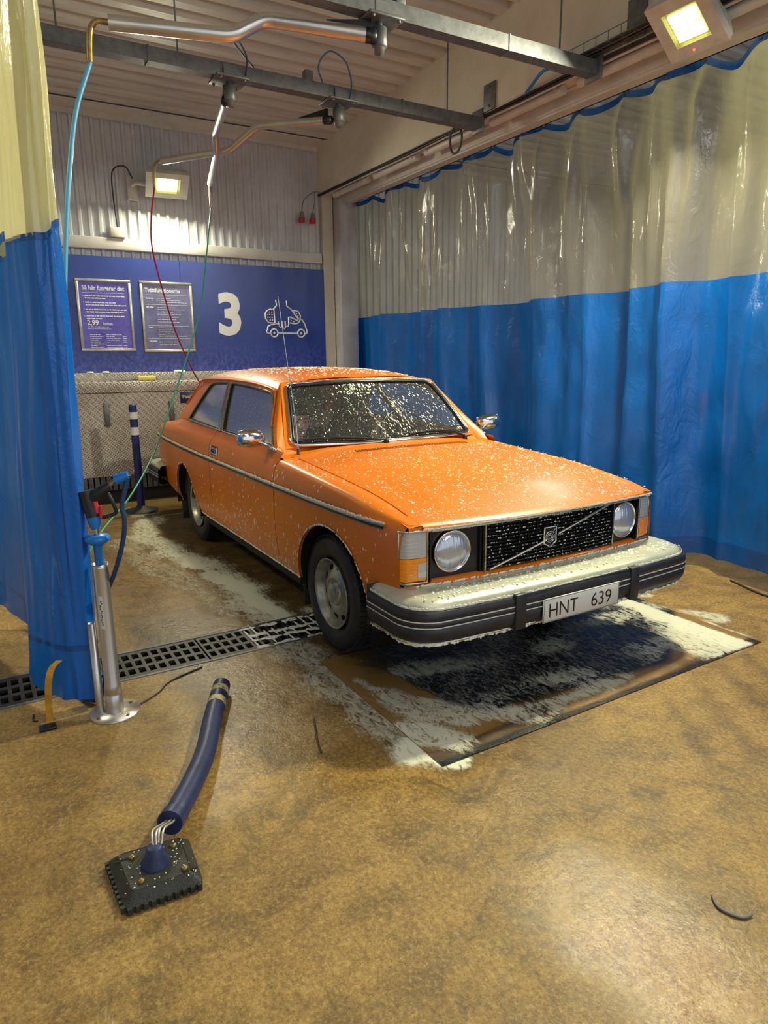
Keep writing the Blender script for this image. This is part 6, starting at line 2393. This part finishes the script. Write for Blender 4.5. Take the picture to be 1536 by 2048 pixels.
# ================================================================= PEOPLE in the car
def person(label, hip, lean, shirt, scale=1.0, face=None, hands=True):
    root = thing('person', label, 'person', tuple(hip))
    hx, hy, hz = hip
    k = scale
    J = {}
    def P3(x, y, z):
        return Vector((hx+x*k, hy+y*k, hz+z*k))
    verts = [P3(0, 0, 0.06), P3(-0.05, 0, 0.20), P3(-0.10, 0, 0.36), P3(-0.115, 0, 0.47), P3(-0.105, 0, 0.545), P3(-0.095, 0, 0.60)]
    rad = [(0.15, 0.12), (0.14, 0.10), (0.155, 0.105), (0.12, 0.085), (0.052, 0.052), (0.050, 0.05)]
    edges = [(0, 1), (1, 2), (2, 3), (3, 4), (4, 5)]
    for s in (-1, 1):
        b = len(verts)
        verts += [P3(-0.10, s*0.17, 0.46), P3(-0.04, s*0.225, 0.24), P3(0.16, s*0.17, 0.14), P3(0.235, s*0.13, 0.13)]
        rad += [(0.062, 0.062), (0.046, 0.046), (0.034, 0.034), (0.028, 0.028)]
        edges += [(3, b), (b, b+1), (b+1, b+2), (b+2, b+3)]
        b = len(verts)
        verts += [P3(0.04, s*0.10, 0.05), P3(0.42, s*0.12, 0.10), P3(0.50, s*0.11, -0.16)]
        rad += [(0.09, 0.09), (0.06, 0.06), (0.04, 0.04)]
        edges += [(0, b), (b, b+1), (b+1, b+2)]
    me = bpy.data.meshes.new('body')
    off = parent_origin(root)
    me.from_pydata([v_-off for v_ in verts], edges, [])
    o = bpy.data.objects.new('body', me)
    C.objects.link(o)
    md = o.modifiers.new('s', 'SKIN')
    for i, r_2 in enumerate(rad):
        sv = me.skin_vertices[0].data[i]
        sv.radius = (r_2[0]*k, r_2[1]*k)
        sv.use_root = (i == 0)
    md2 = o.modifiers.new('u', 'SUBSURF')
    md2.levels = 2
    dg = bpy.context.evaluated_depsgraph_get()
    nm = bpy.data.meshes.new_from_object(o.evaluated_get(dg))
    o.modifiers.clear()
    o.data = nm
    nm.materials.clear()
    nm.materials.append(M[shirt])
    nm.materials.append(M['skin'])
    for p_ in nm.polygons:
        p_.use_smooth = True
        zc = p_.center.z/k
        p_.material_index = 1 if zc > 0.525 else 0
    o.parent = root
    # hands with five fingers resting on the lap
    for s in (-1, 1):
        mb = MB()
        wr = P3(0.225, s*0.135, 0.13)
        fd = Vector((0.75, -s*0.55, -0.25)).normalized()
        sd_ = Vector((s*0.5, 0.8*s, 0)).normalized()
        sd_ = (sd_-fd*sd_.dot(fd)).normalized()
        mb.tube([wr, wr+fd*0.03*k, wr+fd*0.075*k], [0.026*k, 0.036*k, 0.034*k], 10)
        for i in range(4):
            b0_ = wr+fd*0.07*k+sd_*(i-1.5)*0.017*k
            L_ = (0.062, 0.075, 0.070, 0.055)[i]*k
            mb.tube([b0_, b0_+fd*L_*0.5, b0_+fd*L_*0.8+Vector((0, 0, -0.012*k)), b0_+fd*L_*0.95+Vector((0, 0, -0.03*k))], [0.0095*k, 0.009*k, 0.008*k, 0.006*k], 8)
        b0_ = wr+fd*0.02*k-sd_*0.028*k
        mb.tube([b0_, b0_+fd*0.03*k-sd_*0.02*k, b0_+fd*0.06*k-sd_*0.022*k], [0.011*k, 0.010*k, 0.007*k], 8)
        mb.build('hand', M['skin'], root)
    # head
    hc = P3(-0.075, 0, 0.70)
    to = face.normalized()
    rt = to.to_track_quat('X', 'Z').to_matrix().to_4x4()
    mt = Matrix.Translation(hc) @ rt @ Matrix.Scale(k, 4)
    bm = bmesh.new()
    bmesh.ops.create_uvsphere(bm, u_segments=32, v_segments=24, radius=1)
    for v_ in bm.verts:
        c_ = v_.co.copy()
        x, y, z = c_.x*0.098, c_.y*0.074, c_.z*0.115
        if z < 0:
            q = sm(0, -0.11, z)
            y *= 1-0.30*q
            x = x*(1-0.12*q)+0.012*q*(1 if c_.x > 0 else 0)
        if c_.x > 0.55:
            fr2 = (c_.x-0.55)/0.45
            nose = math.exp(-(y/0.013)**2)*math.exp(-((z+0.018)/0.022)**2)
            x += 0.030*nose*fr2**0.3
            eye = (math.exp(-((abs(y)-0.032)/0.016)**2))*math.exp(-((z-0.012)/0.014)**2)
            x -= 0.012*eye
            x += 0.006*math.exp(-(y/0.05)**2)*math.exp(-((z-0.036)/0.012)**2)
            x += 0.007*math.exp(-(y/0.022)**2)*math.exp(-((z+0.055)/0.010)**2)
            x += 0.010*math.exp(-(y/0.022)**2)*math.exp(-((z+0.092)/0.016)**2)
        v_.co = Vector((x, y, z))
    mb = MB()
    mb.bm(bm, mt, True)
    for s in (-1, 1):
        bm = bmesh.new()
        bmesh.ops.create_uvsphere(bm, u_segments=10, v_segments=8, radius=1)
        for v_ in bm.verts:
            v_.co = Vector((v_.co.x*0.018, v_.co.y*0.008+s*0.075, v_.co.z*0.030+0.0))
        mb.bm(bm, mt, True)
    mb.build('head', M['skin'], root)
    mb = MB()
    for s in (-1, 1):
        bm = bmesh.new()
        bmesh.ops.create_uvsphere(bm, u_segments=12, v_segments=8, radius=0.0105)
        mb.bm(bm, mt @ Matrix.Translation((0.076, s*0.031, 0.012)), True)
    mb.build('eyes', mat('eye_white', srgb(190, 180, 176), 0.2), root)
    mb = MB()
    for s in (-1, 1):
        bm = bmesh.new()
        bmesh.ops.create_uvsphere(bm, u_segments=10, v_segments=6, radius=0.0055)
        mb.bm(bm, mt @ Matrix.Translation((0.0835, s*0.031, 0.012)), True)
    mb.tube([mt@Vector((0.090, -0.044, 0.031)), mt@Vector((0.096, -0.030, 0.036)), mt@Vector((0.099, -0.014, 0.032))], 0.0028*k, 5)
    mb.tube([mt@Vector((0.090, 0.044, 0.031)), mt@Vector((0.096, 0.030, 0.036)), mt@Vector((0.099, 0.014, 0.032))], 0.0028*k, 5)
    mb.build('brows_and_pupils', M['hair'], root)
    mb = MB()
    mb.tube([mt@Vector((0.086, -0.022, -0.054)), mt@Vector((0.100, -0.008, -0.053)), mt@Vector((0.100, 0.008, -0.053)), mt@Vector((0.086, 0.022, -0.054))], 0.0042*k, 6)
    mb.build('mouth', M['lips'], root)
    bm = bmesh.new()
    bmesh.ops.create_uvsphere(bm, u_segments=32, v_segments=20, radius=1)
    kill = []
    for v_ in bm.verts:
        c_ = v_.co
        if c_.z < 0.42 and c_.x > 0.35 or c_.z < -0.25:
            kill.append(v_)
            continue
        nn = 1+0.04*noise.noise(c_*5)
        v_.co = Vector((c_.x*0.108-0.004, c_.y*0.083, c_.z*0.126))*nn
    bmesh.ops.delete(bm, geom=kill, context='VERTS')
    mb = MB()
    mb.bm(bm, mt, True)
    mb.build('hair', M['hair'], root)
    return root
person('person in a pale top sitting in the passenger seat behind the windscreen', (-1.42, -0.285, 0.36), 0, 'shirt_light', 1.0, Vector((1, -0.18, -0.05)))
person('person in a dark top sitting in the middle of the back seat', (-2.10, 0.16, 0.43), 0, 'shirt_dark', 0.98, Vector((1, -0.40, 0.0)))
